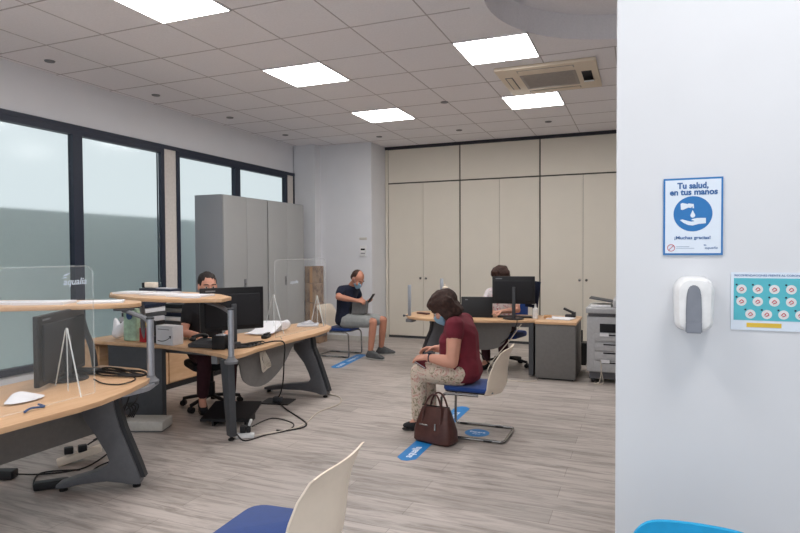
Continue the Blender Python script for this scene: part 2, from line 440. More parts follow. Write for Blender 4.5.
# ------------------------------------------------------------------ ceiling lights
def led(i, j, label):
    x0, x1, y0, y1 = TX(i), TX(i + 1), TY(j), TY(j + 1)
    t = thing('ceiling_light', label, 'ceiling light', ((x0 + x1) / 2, (y0 + y1) / 2, CZ), 0, 'square ceiling light panels')
    a = MB(); e = .012
    for p, q in (((x0, y0), (x1, y0 + e)), ((x0, y1 - e), (x1, y1)), ((x0, y0), (x0 + e, y1)), ((x1 - e, y0), (x1, y1))):
        a.b2((*p, CZ - .012), (*q, CZ + .002))
    B(a, 'frame', 'white_plastic', t, smooth=False)
    a = MB(); a.b2((x0 + e, y0 + e, CZ - .009), (x1 - e, y1 - e, CZ - .004)); B(a, 'diffuser', 'led_panel', t, smooth=False)
led(1, -3, 'square white light panel cut by the top edge, the largest and leftmost')
led(1, 0, 'square white light panel, middle one of the left row of three')
led(1, 3, 'square white light panel nearest the white corner pillar, smallest of the left row')
led(4, 0, 'square white light panel in front of the beige air conditioner')
led(4, 3, 'square white light panel just behind the beige air conditioner')
for i, j, s_ in ((1, -6, 'ceiling light panel nearest the entrance on the left'), (4, -6, 'ceiling light panel nearest the entrance in the middle'), (7, -6, 'ceiling light panel above the hand sanitiser wall'), (7, 3, 'ceiling light panel hidden behind the white wall')):
    led(i, j, s_)
# sprinklers / little spots
lb = ['over the leftmost window', 'above the wide frosted window', 'above the grey metal cabinets', 'in the far left corner', 'in front of the cream cupboards, beside the pillar', 'in front of the middle cream cupboard', 'behind the rear light panel', 'between the light panel rows']
for (x, y), s_ in zip(((-5.38, 4.18), (-5.38, 5.56), (-5.33, 6.88), (-5.31, 8.25), (-3.98, 8.97), (-2.63, 8.99), (-1.26, 8.92), (-2.31, 7.24)), lb):
    a = MB(); a.lathe((x, y, CZ - .014), [(.018, 0), (.045, .004), (.05, .016)])
    solo(a, 'ceiling_sprinkler', 'grey_mid', 'small round grey ceiling sprinkler ' + s_, 'sprinkler', 'small round ceiling fittings')
# air conditioner
t = thing('air_conditioner', 'beige square cassette air conditioner set in the ceiling', 'air conditioner', (-.915, 6.63, CZ))
x0, x1, y0, y1 = -1.42, -.415, 6.12, 7.14
a = MB(); a.b2((x0, y0, CZ - .036), (x1, y1, CZ - .001), bev=.008); B(a, 'housing', 'ac_beige', t)
a = MB(); a.b2((-1.2, 6.37, CZ - .045), (-.63, 6.9, CZ - .03), bev=.006); gr = B(a, 'grille', 'ac_grille', t)
a = MB()
for k in range(12): a.b2((-1.17, 6.41 + k * .038, CZ - .049), (-.66, 6.42 + k * .038, CZ - .044))
B(a, 'grille_bars', 'ac_grille', gr, smooth=False)
for nm, p, q in (('louver', (-1.2, 6.19), (-.63, 6.27)), ('louver', (-1.2, 6.99), (-.63, 7.07)), ('louver', (-1.36, 6.4), (-1.28, 6.88))):
    a = MB(); a.b2((*p, CZ - .038), (*q, CZ - .03)); o = B(a, nm, 'copier_dark' if nm == 'louver' and p[0] < -1.3 else 'ac_grille', t, smooth=False)
    a = MB(); dx = q[0] - p[0]; dy = q[1] - p[1]
    a.b2((p[0] + .012 + dx * .0, p[1] + .012, CZ - .043), (q[0] - .012, q[1] - .012, CZ - .039)); B(a, 'vane', 'ac_beige', o, smooth=False)
a = MB(); a.b2((-.58, 6.45, CZ - .037), (-.48, 6.86, CZ - .034)); B(a, 'open_slot', 'black_soft', t, smooth=False)
a = MB(); a.box((-.52, 6.74, CZ - .062), (.1, .16, .012), rot=Matrix.Rotation(.3, 3, 'X')); B(a, 'loose_flap', 'white_plastic', t, smooth=False)

# ------------------------------------------------------------------ fitted cupboards at the back
def cupboard(x0, x1, xm, lab, upper=True):
    t = thing('fitted_cupboard', lab, 'cupboard', ((x0 + x1) / 2, YB + .2, 0), 0, 'cream fitted cupboards along the back wall')
    a = MB(); a.b2((x0, YB + .02, .0), (x1, YB + .5, 3.385)); B(a, 'carcass', 'cream_edge', t, smooth=False)
    e = .012
    for p, q, kx in ((x0 + e, xm - .003, xm - .05), (xm + .003, x1 - e, xm + .055)):
        a = MB(); a.b2((p, YB, .045), (q, YB + .02, 2.765)); d = B(a, 'door', 'cream_laminate', t, smooth=False)
        a = MB(); a.cyl((kx, YB, 1.08), (kx, YB - .012, 1.08), .012); a.ell((kx, YB - .02, 1.08), (.022, .014, .022)); B(a, 'knob', 'chrome', d)
    a = MB(); a.b2((x0 + e, YB, 2.79), (x1 - e, YB + .02, 3.38)); B(a, 'upper_panel', 'cream_laminate', t, smooth=False)
    a = MB(); a.b2((x0, YB + .015, 0), (x1, YB + .03, .045)); B(a, 'plinth', 'grey_dark', t, smooth=False)
cupboard(-4.25, -2.90, -3.575, 'tall cream fitted cupboard beside the white corner pillar')
cupboard(-2.90, -1.54, -2.21, 'tall cream fitted cupboard behind the desk worker with the monitor')
cupboard(-1.54, -.18, -.86, 'tall cream fitted cupboard behind the grey pedestal and photocopier')
cupboard(-.18, 1.18, .5, 'tall cream fitted cupboard hidden behind the white foreground wall')
# ------------------------------------------------------------------ tall grey metal cabinets
def metal_cab(y0, y1, hx, lab):
    t = thing('metal_cabinet', lab, 'cabinet', (-5.49, (y0 + y1) / 2, 0), 0, 'tall grey metal cabinets by the window')
    a = MB(); a.b2((-5.735, y0, 0), (-5.272, y1, 2.345), bev=.004); B(a, 'body', 'grey_steel_side', t)
    ym = (y0 + y1) / 2
    for p, q, hy in ((y0 + .004, ym - .003, ym - .05), (ym + .003, y1 - .016, ym + .05)):
        a = MB(); a.b2((-5.271, p, .06), (-5.25, q, 2.335), bev=.003); d = B(a, 'door', 'grey_steel', t)
        if (hx == 0 and hy < ym) or (hx == 1 and hy < ym): 
            a = MB(); a.b2((-5.251, hy - .025, 1.03), (-5.24, hy + .015, 1.17), bev=.003); h = B(a, 'handle', 'grey_mid', d)
            a = MB(); a.cyl((-5.24, hy - .005, 1.1), (-5.233, hy - .005, 1.1), .011); B(a, 'lock', 'chrome', h)
metal_cab(6.61, 7.65, 0, 'tall grey two-door metal cabinet, the nearer of the pair by the window')
metal_cab(7.66, 8.70, 1, 'tall grey two-door metal cabinet, the farther of the pair, next to the carton stack')

# ------------------------------------------------------------------ carton stack by the far cabinet
for k, (dx, h, w_) in enumerate(((.05, .33, .30), (.0, .36, .25), (.0, .33, .25), (-.0, .29, .25))):
    z = sum(((.33, .36, .33, .29))[:k]); a = MB(); a.b2((-5.32, 8.82, z + .002), (-5.32 + w_ - .04 + dx * .3, 9.1, z + h), bev=.005)
    t = thing('cardboard_box', ['printed brown carton at the foot of the stack by the far metal cabinet', 'printed brown carton second from the floor in the stack by the far metal cabinet', 'printed brown carton third from the floor in the stack by the far metal cabinet', 'printed brown carton on top of the stack by the far metal cabinet'][k], 'box', (-5.19, 8.96, z + .002), 0, 'cartons stacked by the far cabinet')
    B(a, 'carton', 'printed_carton', t); a = MB(); a.b2((-5.22, 8.819, z + .01), (-5.17, 8.8195, z + h - .01)); B(a, 'tape', 'tan_thing', t, smooth=False)

# ------------------------------------------------------------------ pillar fittings
t = thing('wall_thermostat', 'small white control box with dark display on the corner pillar', 'thermostat', (-4.47, 9.35, 1.5))
a = MB(); a.b2((-4.53, 9.345, 1.47), (-4.41, 9.37, 1.66), bev=.004); B(a, 'housing', 'white_plastic', t)
a = MB(); a.b2((-4.51, 9.342, 1.58), (-4.43, 9.346, 1.61)); B(a, 'display', 'black_gloss', t, smooth=False)
a = MB(); a.b2((-4.51, 9.342, 1.52), (-4.43, 9.346, 1.535)); B(a, 'button_row', 'grey_mid', t, smooth=False)
a = MB(); a.b2((-4.54, 9.355, 1.76), (-4.40, 9.37, 1.80), bev=.003); solo(a, 'wall_plate', 'off_white', 'small pale plate on the pillar above the control box', 'plate')
# ------------------------------------------------------------------ waiting chairs (cream shell, blue seat, sled frame)
def waiting_chair(label, loc, rz):
    t = thing('waiting_chair', label, 'chair', (0, 0, 0), 0, 'cream shell waiting chairs')
    prof = [(-.27, .352, .14), (-.312, .372, .19), (-.342, .43, .230), (-.352, .50, .242), (-.354, .58, .243), (-.364, .66, .237), (-.398, .757, .224)]
    a = MB(); bm = a.bm; nu = 14; F_ = []; K = []
    rows = []
    for i in range(len(prof) - 1):
        for k in range(4):
            s_ = k / 4; p, q = prof[i], prof[i + 1]; rows.append([p[j] * (1 - s_) + q[j] * s_ for j in range(3)])
    rows.append(list(prof[-1]))
    for side in (0, 1):
        G = []
        for (x, z, w_) in rows:
            r_ = []
            for k in range(nu + 1):
                u = -1 + 2 * k / nu
                r_.append(bm.verts.new((x + (.10 - .07 * max(0, (z - .5) / .255)) * u * u + (.009 if side else 0), w_ * u, z - (.012 * abs(u) ** 6 if z > .74 else 0))))
            G.append(r_)
        for i in range(len(rows) - 1):
            for k in range(nu):
                q = (G[i][k], G[i][k + 1], G[i + 1][k + 1], G[i + 1][k]); bm.faces.new(q)
        F_.append(G)
    A, D = F_
    for i in range(len(rows) - 1):
        bm.faces.new((A[i][0], A[i + 1][0], D[i + 1][0], D[i][0])); bm.faces.new((A[i][nu], D[i][nu], D[i + 1][nu], A[i + 1][nu]))
    for k in range(nu):
        bm.faces.new((A[0][k], D[0][k], D[0][k + 1], A[0][k + 1])); bm.faces.new((A[-1][k], A[-1][k + 1], D[-1][k + 1], D[-1][k]))
    B(a, 'backrest', 'cream_shell', t)
    pl = round_poly([(.16, -.195), (.16, .195), (-.25, .205), (-.25, -.205)], [.09, .09, .05, .05])
    a = MB(); a.poly(pl, .388, .428); s_ = B(a, 'seat', 'blue_fabric', t, bevel=.014)
    pl2 = [(x * .95, y * .95) for x, y in pl]; a = MB(); a.poly(pl2, .378, .387); B(a, 'seat_shell', 'black', s_)
    a = MB(); y = .215
    for sgn in (-1, 1): a.cyl((-.22, sgn * .15, .385), (-.27, sgn * .15, .39), .010)
    def arc(p, q, r, n=5):
        pass
    pts = [(-.16, y, .370), (.08, y, .370), (.12, y, .367), (.145, y, .345), (.155, y, .30), (.160, y, .07), (.158, y, .03), (.14, y, .013), (.10, y, .013), (-.30, y, .013), (-.35, y - .01, .013), (-.372, y - .05, .013), (-.372, 0, .013)]
    full = pts + [(x, -yy, z) for x, yy, z in pts[::-1][1:]]
    a.tube(full, .0115, sub=2); B(a, 'frame', 'chrome', t)
    for sgn in (-1, 1):
        for xx in (-.24, .08): a = MB(); a.box((xx, sgn * y, .011), (.07, .03, .014), bev=.003); B(a, 'glide', 'rubber', t)
    t.location = loc; t.rotation_euler = (0, 0, rz); return t
waiting_chair('cream and blue waiting chair the woman in burgundy sits on', (-1.385, 4.93, 0), PI)
waiting_chair('cream and blue waiting chair the bald man sits on', (-4.10, 7.96, 0), 0)
waiting_chair('empty cream and blue waiting chair cut by the bottom edge', (-1.44, 2.03, 0), PI + .04)
# cyan plastic chair at the bottom right
t = thing('plastic_chair', 'bright cyan plastic chair in front of the white wall, only its top edge showing', 'chair', (.16, 2.0, 0))
a = MB(); pts = []
for k in range(13):
    u = -1 + 2 * k / 12; pts.append((.16 + .19 * u, 2.02 - .03 * u * u))
out = pts + [(x, y - .018) for x, y in pts[::-1]]
tb = MB(); bm = tb.bm
def cy(u, zz): return .725 - .0 * u - .045 * abs(u) ** 8 if zz else .46
r0 = []
for k in range(25):
    u = -1 + 2 * k / 24; x = .17 + .2 * u; y = 2.03 - .04 * u * u; zt = .70 - .07 * abs(u) ** 7 - .0
    r0.append([bm.verts.new((x, y, .45)), bm.verts.new((x, y + .02, zt - .12)), bm.verts.new((x, y + .03, zt - .004)), bm.verts.new((x, y + .02, zt)), bm.verts.new((x, y + .012, zt - .004)), bm.verts.new((x, y + .002, zt - .12)), bm.verts.new((x, y - .018, .45))])
for k in range(24):
    for j in range(6): bm.faces.new((r0[k][j], r0[k + 1][j], r0[k + 1][j + 1], r0[k][j + 1]))
    bm.faces.new((r0[k][0], r0[k][6], r0[k + 1][6], r0[k + 1][0]))
bm.faces.new(r0[0]); bm.faces.new(r0[-1][::-1])
B(tb, 'backrest', 'cyan_plastic', t)
a = MB(); a.poly(round_poly([(-.03, 1.6), (.37, 1.6), (.37, 2.03), (-.03, 2.03)], .06), .425, .455); B(a, 'seat', 'cyan_plastic', t, bevel=.01)
for x, y, dx, dy in ((0, 1.64, -.03, -.03), (.34, 1.64, .03, -.03), (0, 1.99, -.03, .04), (.34, 1.99, .03, .04)):
    a = MB(); a.cyl((x + dx, y + dy, 0), (x, y, .43), .014, .018); B(a, 'leg', 'chrome', t)

# ------------------------------------------------------------------ desks
def cleg(front, back, top0, top1, dirv, t, th=.095, n=8):
    """curved panel leg in a vertical plane: front foot point, direction dirv pointing to the rear foot"""
    f0 = V((front[0], front[1], 0)); d = V((dirv[0], dirv[1], 0)).normalized(); nrm = V((-d.y, d.x, 0))
    L = back; P = lambda s_, z: f0 + d * s_ + V((0, 0, z)) - nrm * th / 2
    outer = [(0, .03), (.0, .07), (.03, .16), (.075, .28), (.12, .40), (top0 * .9, .53), (top0, .668)]
    inner = [(top1, .668), (top1 - .005, .5), (.27, .36), (.21, .25), (.19, .19), (.22, .15), (L * .6, .115), (L * .85, .08), (L, .055), (L, .03)]
    arch = [(L * .9, .03), (L * .7, .05), (L * .4, .06), (.12, .045), (.07, .03)]
    a = MB(); a.prism([P(*q) for q in outer + inner + arch], nrm * th); lg = B(a, 'leg', 'leg_grey', t, bevel=.006)
    a = MB(); Q = lambda s_, z: f0 + d * s_ + V((0, 0, z)) + nrm * (th / 2 - .0) * 1
    strip = [(q[0] + .006, q[1]) for q in outer[1:]]; pts = [P(s_ - .035, z) + nrm * th * .18 for s_, z in strip] + [P(s_ + .01, z) + nrm * th * .18 for s_, z in strip[::-1]]
    a.prism(pts, nrm * th * .64); B(a, 'cable_channel', 'channel_dark', lg, smooth=False)
    for s_ in (.035, L - .03):
        c_ = f0 + d * s_; a = MB(); a.lathe((c_.x, c_.y, 0), [(.024, 0), (.026, .012), (.012, .02), (.012, .035)]); B(a, 'foot', 'rubber', lg)
    return lg
def desk_post(x, y, z0, z1, t, arm=None, plate=None):
    a = MB(); a.cyl((x, y, z0), (x, y, z1), .024, n=24); p = B(a, 'post', 'alu', t)
    a = MB(); a.lathe((x, y, z0 - .045), [(.05, 0), (.055, .02), (.03, .045), (.026, .06)]); B(a, 'clamp', 'grey_mid', p)
    a = MB(); a.lathe((x, y, z1 - .002), [(.027, 0), (.027, .012), (.02, .016)]); B(a, 'post_cap', 'grey_dark', p)
    if arm:
        (ax, ay, az) = arm; mx, my = (x + ax) / 2, (y + ay) / 2
        a = MB(); a.tube([(x, y, z1 - .03), (x + (ax - x) * .2, y + (ay - y) * .2, z1 + .0), (x + (ax - x) * .55, y + (ay - y) * .55, az - .035), (ax, ay, az - .014)], .02, flat=.8); B(a, 'bracket_arm', 'grey_mid', p)
        a = MB(); a.lathe((ax, ay, az - .012), [(.07, 0), (.07, .011)]); B(a, 'mounting_plate', 'grey_dark', p)
    return p
# --- middle desk (round tip at the far end)
tm = thing('office_desk', 'beech L-shaped desk with rounded tip, standing in the middle where the worker in black sits', 'desk', (-3.6, 4.8, 0), 0, None)
out = [(-5.1, 4.24), (-4.48, 4.24), (-4.1, 4.25), (-3.6, 4.17), (-3.28, 4.06), (-3.1, 3.97), (-3.10, 4.15), (-3.14, 4.4), (-3.16, 4.9), (-3.16, 5.5), (-3.2, 5.8), (-3.29, 6.03), (-3.44, 6.17), (-3.62, 6.2), (-3.80, 6.18), (-3.88, 5.9), (-3.86, 5.4), (-3.95, 5.05), (-4.2, 4.9), (-4.6, 4.86), (-5.1, 4.86)]
a = MB(); a.poly(out, .668, .70); B(a, 'desktop', 'beech_y', tm, bevel=.004)
def modesty(pts, t, off=(-.012, 0, 0)):
    a = MB(); a.prism(pts, off); B(a, 'modesty_panel', 'grey_panel', t, smooth=False)
modesty([(-3.24, y, z) for y, z in smooth_poly([(4.28, .66), (4.28, .56), (4.33, .42), (4.5, .33), (4.7, .33), (4.92, .42), (5.08, .56), (5.1, .66)], 4)], tm)
a = MB(); a.b2((-3.4, 4.1, .60), (-3.34, 6.0, .667)); B(a, 'frame_beam', 'grey_mid', tm, smooth=False)
a = MB(); a.b2((-5.0, 4.42, .60), (-3.3, 4.48, .667)); B(a, 'frame_beam', 'grey_mid', tm, smooth=False)
cleg((-3.09, 5.58), .78, .2, .40, (-1, 0), tm)
# front corner leg
a = MB(); a.prism([(-3.25, 4.02, .668), (-3.13, 3.97, .668), (-3.11, 3.97, .035), (-3.18, 4.01, .035)], (.03, .05, 0)); l_ = B(a, 'leg', 'grey_dark', tm, bevel=.006)
a = MB(); a.lathe((-3.13, 4.01, 0), [(.026, 0), (.028, .012), (.012, .02), (.012, .036)]); B(a, 'foot', 'rubber', l_)
a = MB(); a.b2((-4.72, 4.22, .02), (-4.06, 4.27, .667)); B(a, 'side_panel', 'grey_dark', tm, smooth=False)
# posts of the middle desk and the raised shelf
p = desk_post(-3.06, 3.93, .70, 1.09, tm, (-3.4, 4.02, 1.155))
sh = thing('counter_shelf', 'raised beech counter shelf in front of the worker in black', 'shelf', (-3.8, 4.0, 1.157), 0, 'raised beech counter shelves')
ts2 = [(-4.57, 4.12), (-4.36, 3.92), (-4.1, 3.79), (-3.8, 3.69), (-3.56, 3.67), (-3.31, 3.69), (-3.06, 3.83), (-3.13, 4.03), (-3.42, 4.25), (-3.87, 4.40), (-4.27, 4.42), (-4.49, 4.34)]
a = MB(); a.poly(ts2, 1.157, 1.187); B(a, 'board', 'beech_x', sh, bevel=.004)
a = MB(); a.tube([(-4.3, 4.2, 1.155), (-4.3, 4.24, 1.0), (-4.36, 4.3, .85), (-4.36, 4.34, .705)], .022); B(a, 'support_arm', 'grey_mid', sh)
# --- left desk
tl = thing('office_desk', 'beech desk in the left foreground, cut by the left edge, with curved grey leg', 'desk', (-3.3, 2.5, 0))
out = [(-2.92, 1.15), (-2.90, 1.7), (-2.885, 2.18), (-2.875, 2.36), (-2.89, 2.54), (-2.96, 2.8), (-3.05, 3.03), (-3.13, 3.17), (-3.21, 3.26), (-3.43, 3.34), (-3.8, 3.34), (-3.82, 2.9), (-3.80, 2.2), (-3.9, 1.9), (-4.3, 1.8), (-4.9, 1.8), (-4.9, 1.05), (-3.0, 1.05)]
a = MB(); a.poly(out, .668, .70); B(a, 'desktop', 'beech_y', tl, bevel=.004)
cleg((-3.07, 3.0), .52, .17, .36, (-.86, -.5), tl, th=.10)
a = MB(); a.b2((-3.42, 1.2, .60), (-3.36, 3.1, .667)); B(a, 'frame_beam', 'grey_mid', tl, smooth=False)
modesty([(-3.42, y, z) for y, z in ((1.3, .66), (1.3, .33), (2.95, .33), (2.95, .66))], tl)
cleg((-2.95, 1.3), .7, .2, .38, (-1, 0), tl)
desk_post(-3.11, 3.13, .70, 1.10, tl, (-3.42, 3.2, 1.155))
a = MB(); a.poly(round_poly([(-3.02, 2.8), (-3.0, 3.0), (-3.13, 3.24), (-3.3, 3.2), (-3.2, 2.85)], .05), .64, .667); B(a, 'corner_bracket', 'alu', tl, smooth=False)
sh = thing('counter_shelf', 'raised beech counter shelf at the left edge behind the clear screen', 'shelf', (-3.9, 3.1, 1.157), 0, 'raised beech counter shelves')
a = MB(); a.poly(round_poly([(-4.9, 2.3), (-4.1, 2.66), (-3.62, 3.0), (-3.40, 3.19), (-3.38, 3.32), (-3.52, 3.46), (-3.75, 3.5), (-4.2, 3.3), (-5.1, 3.0)], .07), 1.157, 1.187); B(a, 'board', 'beech_x', sh, bevel=.004)
a = MB(); a.tube([(-3.88, 3.22, 1.155), (-3.86, 3.24, 1.0), (-3.80, 3.25, .85), (-3.78, 3.26, .705)], .022); B(a, 'support_arm', 'grey_dark', sh)
# --- back desk
tb_ = thing('office_desk', 'beech desk with rounded end at the back, behind the woman in burgundy', 'desk', (-2.0, 7.5, 0))
out = [(-2.98, 7.72), (-2.95, 7.5), (-2.84, 7.31), (-2.66, 7.17), (-2.4, 7.11), (-2.1, 7.13), (-1.84, 7.18), (-1.5, 7.28), (-1.19, 7.40), (-1.19, 8.0), (-1.9, 7.98), (-2.4, 8.03), (-2.85, 8.05), (-2.96, 7.95)]
a = MB(); a.poly(out, .668, .70); B(a, 'desktop', 'beech_x', tb_, bevel=.004)
cleg((-2.66, 7.22), .55, .2, .36, (.8, .6), tb_)
a = MB(); a.b2((-1.275, 7.36, .02), (-1.215, 7.95, .667)); B(a, 'end_panel', 'grey_dark', tb_, smooth=False, bevel=.004)
modesty([(x, 7.46, z) for x, z in smooth_poly([(-2.35, .66), (-2.33, .42), (-2.15, .30), (-1.75, .30), (-1.58, .42), (-1.56, .66)], 4)], tb_, (0, .012, 0))
a = MB(); a.b2((-2.6, 7.47, .60), (-1.25, 7.53, .667)); B(a, 'frame_beam', 'grey_mid', tb_, smooth=False)
def flat_post(x, y, z1, t):
    a = MB(); a.b2((x - .022, y - .01, .64), (x + .022, y + .01, z1), bev=.004); p = B(a, 'screen_post', 'alu', t)
    a = MB(); a.b2((x - .04, y - .05, .62), (x + .06, y + .09, .666), bev=.01); B(a, 'clamp', 'grey_mid', p)
    a = MB(); a.cyl((x - .02, y, .70), (x - .07, y, .70), .006); a.ell((x - .08, y, .70), (.016, .016, .016)); B(a, 'clamp_knob', 'grey_dark', p)
flat_post(-2.84, 7.36, 1.11, tb_); flat_post(-2.60, 8.0, 1.17, tb_)
# pedestal
t = thing('pedestal_cabinet', 'grey pedestal cabinet with beech top at the right end of the back desk', 'cabinet', (-.94, 7.6, 0))
a = MB(); a.b2((-1.18, 7.28, .02), (-.71, 8.0, .668), bev=.003); B(a, 'body', 'grey_panel', t)
a = MB(); a.b2((-1.185, 7.265, .67), (-.70, 8.02, .702), bev=.004); B(a, 'top', 'beech_x', t)
a = MB(); a.b2((-1.15, 7.3, 0), (-.74, 7.98, .02)); B(a, 'plinth', 'black', t, smooth=False)
for k in range(3):
    z = .05 + k * .205; a = MB(); a.b2((-1.165, 8.0, z), (-.725, 8.018, z + .195)); d = B(a, 'drawer', 'grey_panel', t, smooth=False)
    a = MB(); a.b2((-1.02, 8.018, z + .15), (-.87, 8.032, z + .165)); B(a, 'handle', 'alu', d, smooth=False)
# low wooden cupboard behind the middle desk
t = thing('low_cupboard', 'low beech cupboard with dark plinth behind the worker in black', 'cupboard', (-5.2, 5.2, 0))
a = MB(); a.b2((-5.4, 4.3, .06), (-4.97, 6.2, .64), bev=.003); B(a, 'body', 'beech_y', t)
a = MB(); a.b2((-5.38, 4.32, 0), (-4.965, 6.18, .06)); B(a, 'plinth', 'black', t, smooth=False)
for y0, y1 in ((4.32, 5.24), (5.26, 6.18)):
    a = MB(); a.b2((-4.968, y0, .075), (-4.95, y1, .63)); d = B(a, 'door', 'beech_y', t, smooth=False)

# ------------------------------------------------------------------ monitors, computers
def monitor(pL, pR, z0, z1, base_c, lab, zb=.702, tilt=0):
    pL = V((*pL, 0)); pR = V((*pR, 0)); c_ = (pL + pR) / 2; d = (pR - pL); w_ = d.length; ang = math.atan2(d.y, d.x)
    t = thing('computer_monitor', lab, 'monitor', (c_.x, c_.y, zb), ang, 'black computer monitors seen from behind')
    m = Matrix.Translation((c_.x, c_.y, 0)) @ Matrix.Rotation(ang, 4, 'Z')
    def bb(p, q, nm, mt, par, bev=.004, sm_=True):
        a = MB(); a.b2(p, q, bev=bev); bmesh.ops.transform(a.bm, matrix=m, verts=a.bm.verts); return B(a, nm, mt, par, smooth=sm_)
    # local: x along the width, -y towards the camera (its back)
    h = bb((-w_ / 2, -.012, z0), (w_ / 2, .02, z1), 'housing', 'black', t, .006)
    bb((-w_ * .44, -.028, z0 + .03), (w_ * .44, -.010, z1 - .055), 'back_bulge', 'black_soft', h, .01)
    bb((-w_ / 2 + .012, .0205, z0 + .018), (w_ / 2 - .012, .022, z1 - .014), 'screen', 'black_gloss', h, 0, False)
    bb((-w_ * .42, -.0135, z1 - .035), (-w_ * .27, -.0125, z1 - .022), 'maker_mark', 'grey_mid', h, 0, False)
    bb((-w_ * .03, -.05, zb + .012), (w_ * .03 + .01, -.026, z0 + (z1 - z0) * .62), 'stand', 'grey_dark', t, .006)
    a = MB(); a.lathe(V((0, 0, 0)), [(.13, 0), (.13, .008), (.12, .013)], n=32); bmesh.ops.transform(a.bm, matrix=m @ Matrix.Translation((0, -.03, zb)), verts=a.bm.verts); B(a, 'base', 'black', t)
    return t
monitor((-3.60, 4.20), (-3.26, 4.66), .85, 1.235, None, 'large black monitor, back turned, in front of the worker in black')
monitor((-3.42, 2.53), (-3.79, 3.17), .725, 1.165, None, 'black monitor, back turned, on the left foreground desk')
monitor((-1.74, 7.42), (-1.22, 7.50), .89, 1.235, None, 'black monitor on the back desk in front of the worker in the patterned blouse')
a = MB(); a.prism([(-1.20, 7.70, .86), (-1.13, 7.72, 1.17), (-1.16, 7.9, 1.17), (-1.23, 7.9, .86)], (.0, .02, .0), bev=0)
t = thing('second_screen', 'dark blue screen edge just right of the back desk monitor', 'screen', (-1.25, 7.66, .702))
a = MB(); a.box((-1.275, 7.68, 1.0), (.16, .03, .34), rot=Matrix.Rotation(.12, 3, 'Y'), bev=.006); B(a, 'housing', 'navy_fabric', t)
a = MB(); a.b2((-1.28, 7.67, .706), (-1.25, 7.69, .86)); B(a, 'stand', 'grey_dark', t, smooth=False)
a = MB(); a.b2((-1.33, 7.6, .702), (-1.22, 7.74, .71)); B(a, 'base', 'black', t, smooth=False)
# laptop on back desk (lid back towards camera)
t = thing('laptop', 'open black laptop with its lid towards the room on the back desk', 'laptop', (-1.96, 7.5, .702), .25)
a = MB(); a.box((-1.955, 7.47, .833), (.40, .012, .265), rot=Matrix.Rotation(.22, 3, 'Z') @ Matrix.Rotation(-.12, 3, 'X'), bev=.004); l = B(a, 'lid', 'black', t)
a = MB(); a.box((-2.08, 7.425, .93), (.035, .002, .012), rot=Matrix.Rotation(.22, 3, 'Z') @ Matrix.Rotation(-.12, 3, 'X')); B(a, 'maker_mark', 'grey_mid', l, smooth=False)
a = MB(); a.box((-1.98, 7.60, .712), (.40, .25, .016), rz=.22, bev=.004); B(a, 'keyboard_base', 'black', t)
a = MB(); a.box((-1.5, 7.62, .712), (.42, .14, .018), rz=.13, bev=.004); k_ = solo(a, 'keyboard', 'black', 'black keyboard on the back desk below the monitor', 'keyboard')
# phone unit & small items on the middle desk
def keypad(parent, ctr, rz, nx, ny, sx, sy, m='grey_mid'):
    a = MB(); R_ = Matrix.Rotation(rz, 3, 'Z')
    for i in range(nx):
        for j in range(ny):
            o_ = R_ @ V(((i - (nx - 1) / 2) * sx, (j - (ny - 1) / 2) * sy, 0)); a.box(V(ctr) + o_, (sx * .7, sy * .7, .006), rz=rz)
    B(a, 'keys', m, parent, smooth=False)
t = thing('desk_phone', 'dark grey desk phone on the middle desk beside the white smile box', 'telephone', (-3.62, 4.30, .701), .1)
a = MB(); a.prism([(-3.76, 4.22, .703), (-3.5, 4.24, .703), (-3.5, 4.24, .735), (-3.76, 4.22, .735)], (-.02, .2, .03), bev=.004); B(a, 'base', 'grey_dark', t)
keypad(t, (-3.56, 4.33, .763), .1, 4, 3, .03, .03)
a = MB(); a.tube([(-3.72, 4.24, .79), (-3.725, 4.33, .80), (-3.73, 4.42, .79)], .018); a.ell((-3.72, 4.24, .775), (.03, .03, .02)); a.ell((-3.73, 4.42, .78), (.03, .03, .02)); B(a, 'handset', 'black', t)
t = thing('small_printer', 'small black label printer with white paper behind the chrome post of the middle desk', 'printer', (-3.42, 4.30, .701))
a = MB(); a.box((-3.44, 4.28, .76), (.12, .14, .115), rz=.3, bev=.008); B(a, 'body', 'black', t)
a = MB(); a.box((-3.445, 4.29, .822), (.07, .06, .012), rz=.3, bev=.002); B(a, 'paper_slot', 'paper', t)
a = MB(); a.box((-3.33, 4.33, .73), (.06, .11, .05), rz=.2, bev=.006); solo(a, 'power_adapter', 'grey_dark', 'dark power adapter beside the chrome post on the middle desk', 'adapter')
# white box with the curved arrow mark
t = thing('shipping_box', 'small white cardboard box with a curved line mark on the middle desk', 'box', (-4.06, 4.32, .701), -.2)
R_ = Matrix.Rotation(-.12, 3, 'Z'); bc = V((-4.06, 4.32, .79))
a = MB(); a.box(bc, (.225, .12, .175), rz=-.12, bev=.002); B(a, 'carton', 'paper', t)
mm = [bc + R_ @ V((-.085 + .17 * k / 10, -.0615, -.055 + .0 + .05 * ((k / 10 - .25) ** 2) * 1.6)) for k in range(11)]
a = MB(); a.tube(mm, .0035, sub=1); h_ = mm[-1]; a.prism([h_ + R_ @ V((-.02, -.001, .008)), h_ + R_ @ V((.008, -.001, .012)), h_ + R_ @ V((.004, -.001, -.018))], R_ @ V((0, -.001, 0))); B(a, 'curved_mark', 'grey_dark', t)
a = MB(); a.box(bc + R_ @ V((-.01, -.061, .055)), (.15, .0015, .006), rz=-.12); B(a, 'printed_line', 'grey_mid', t, smooth=False)
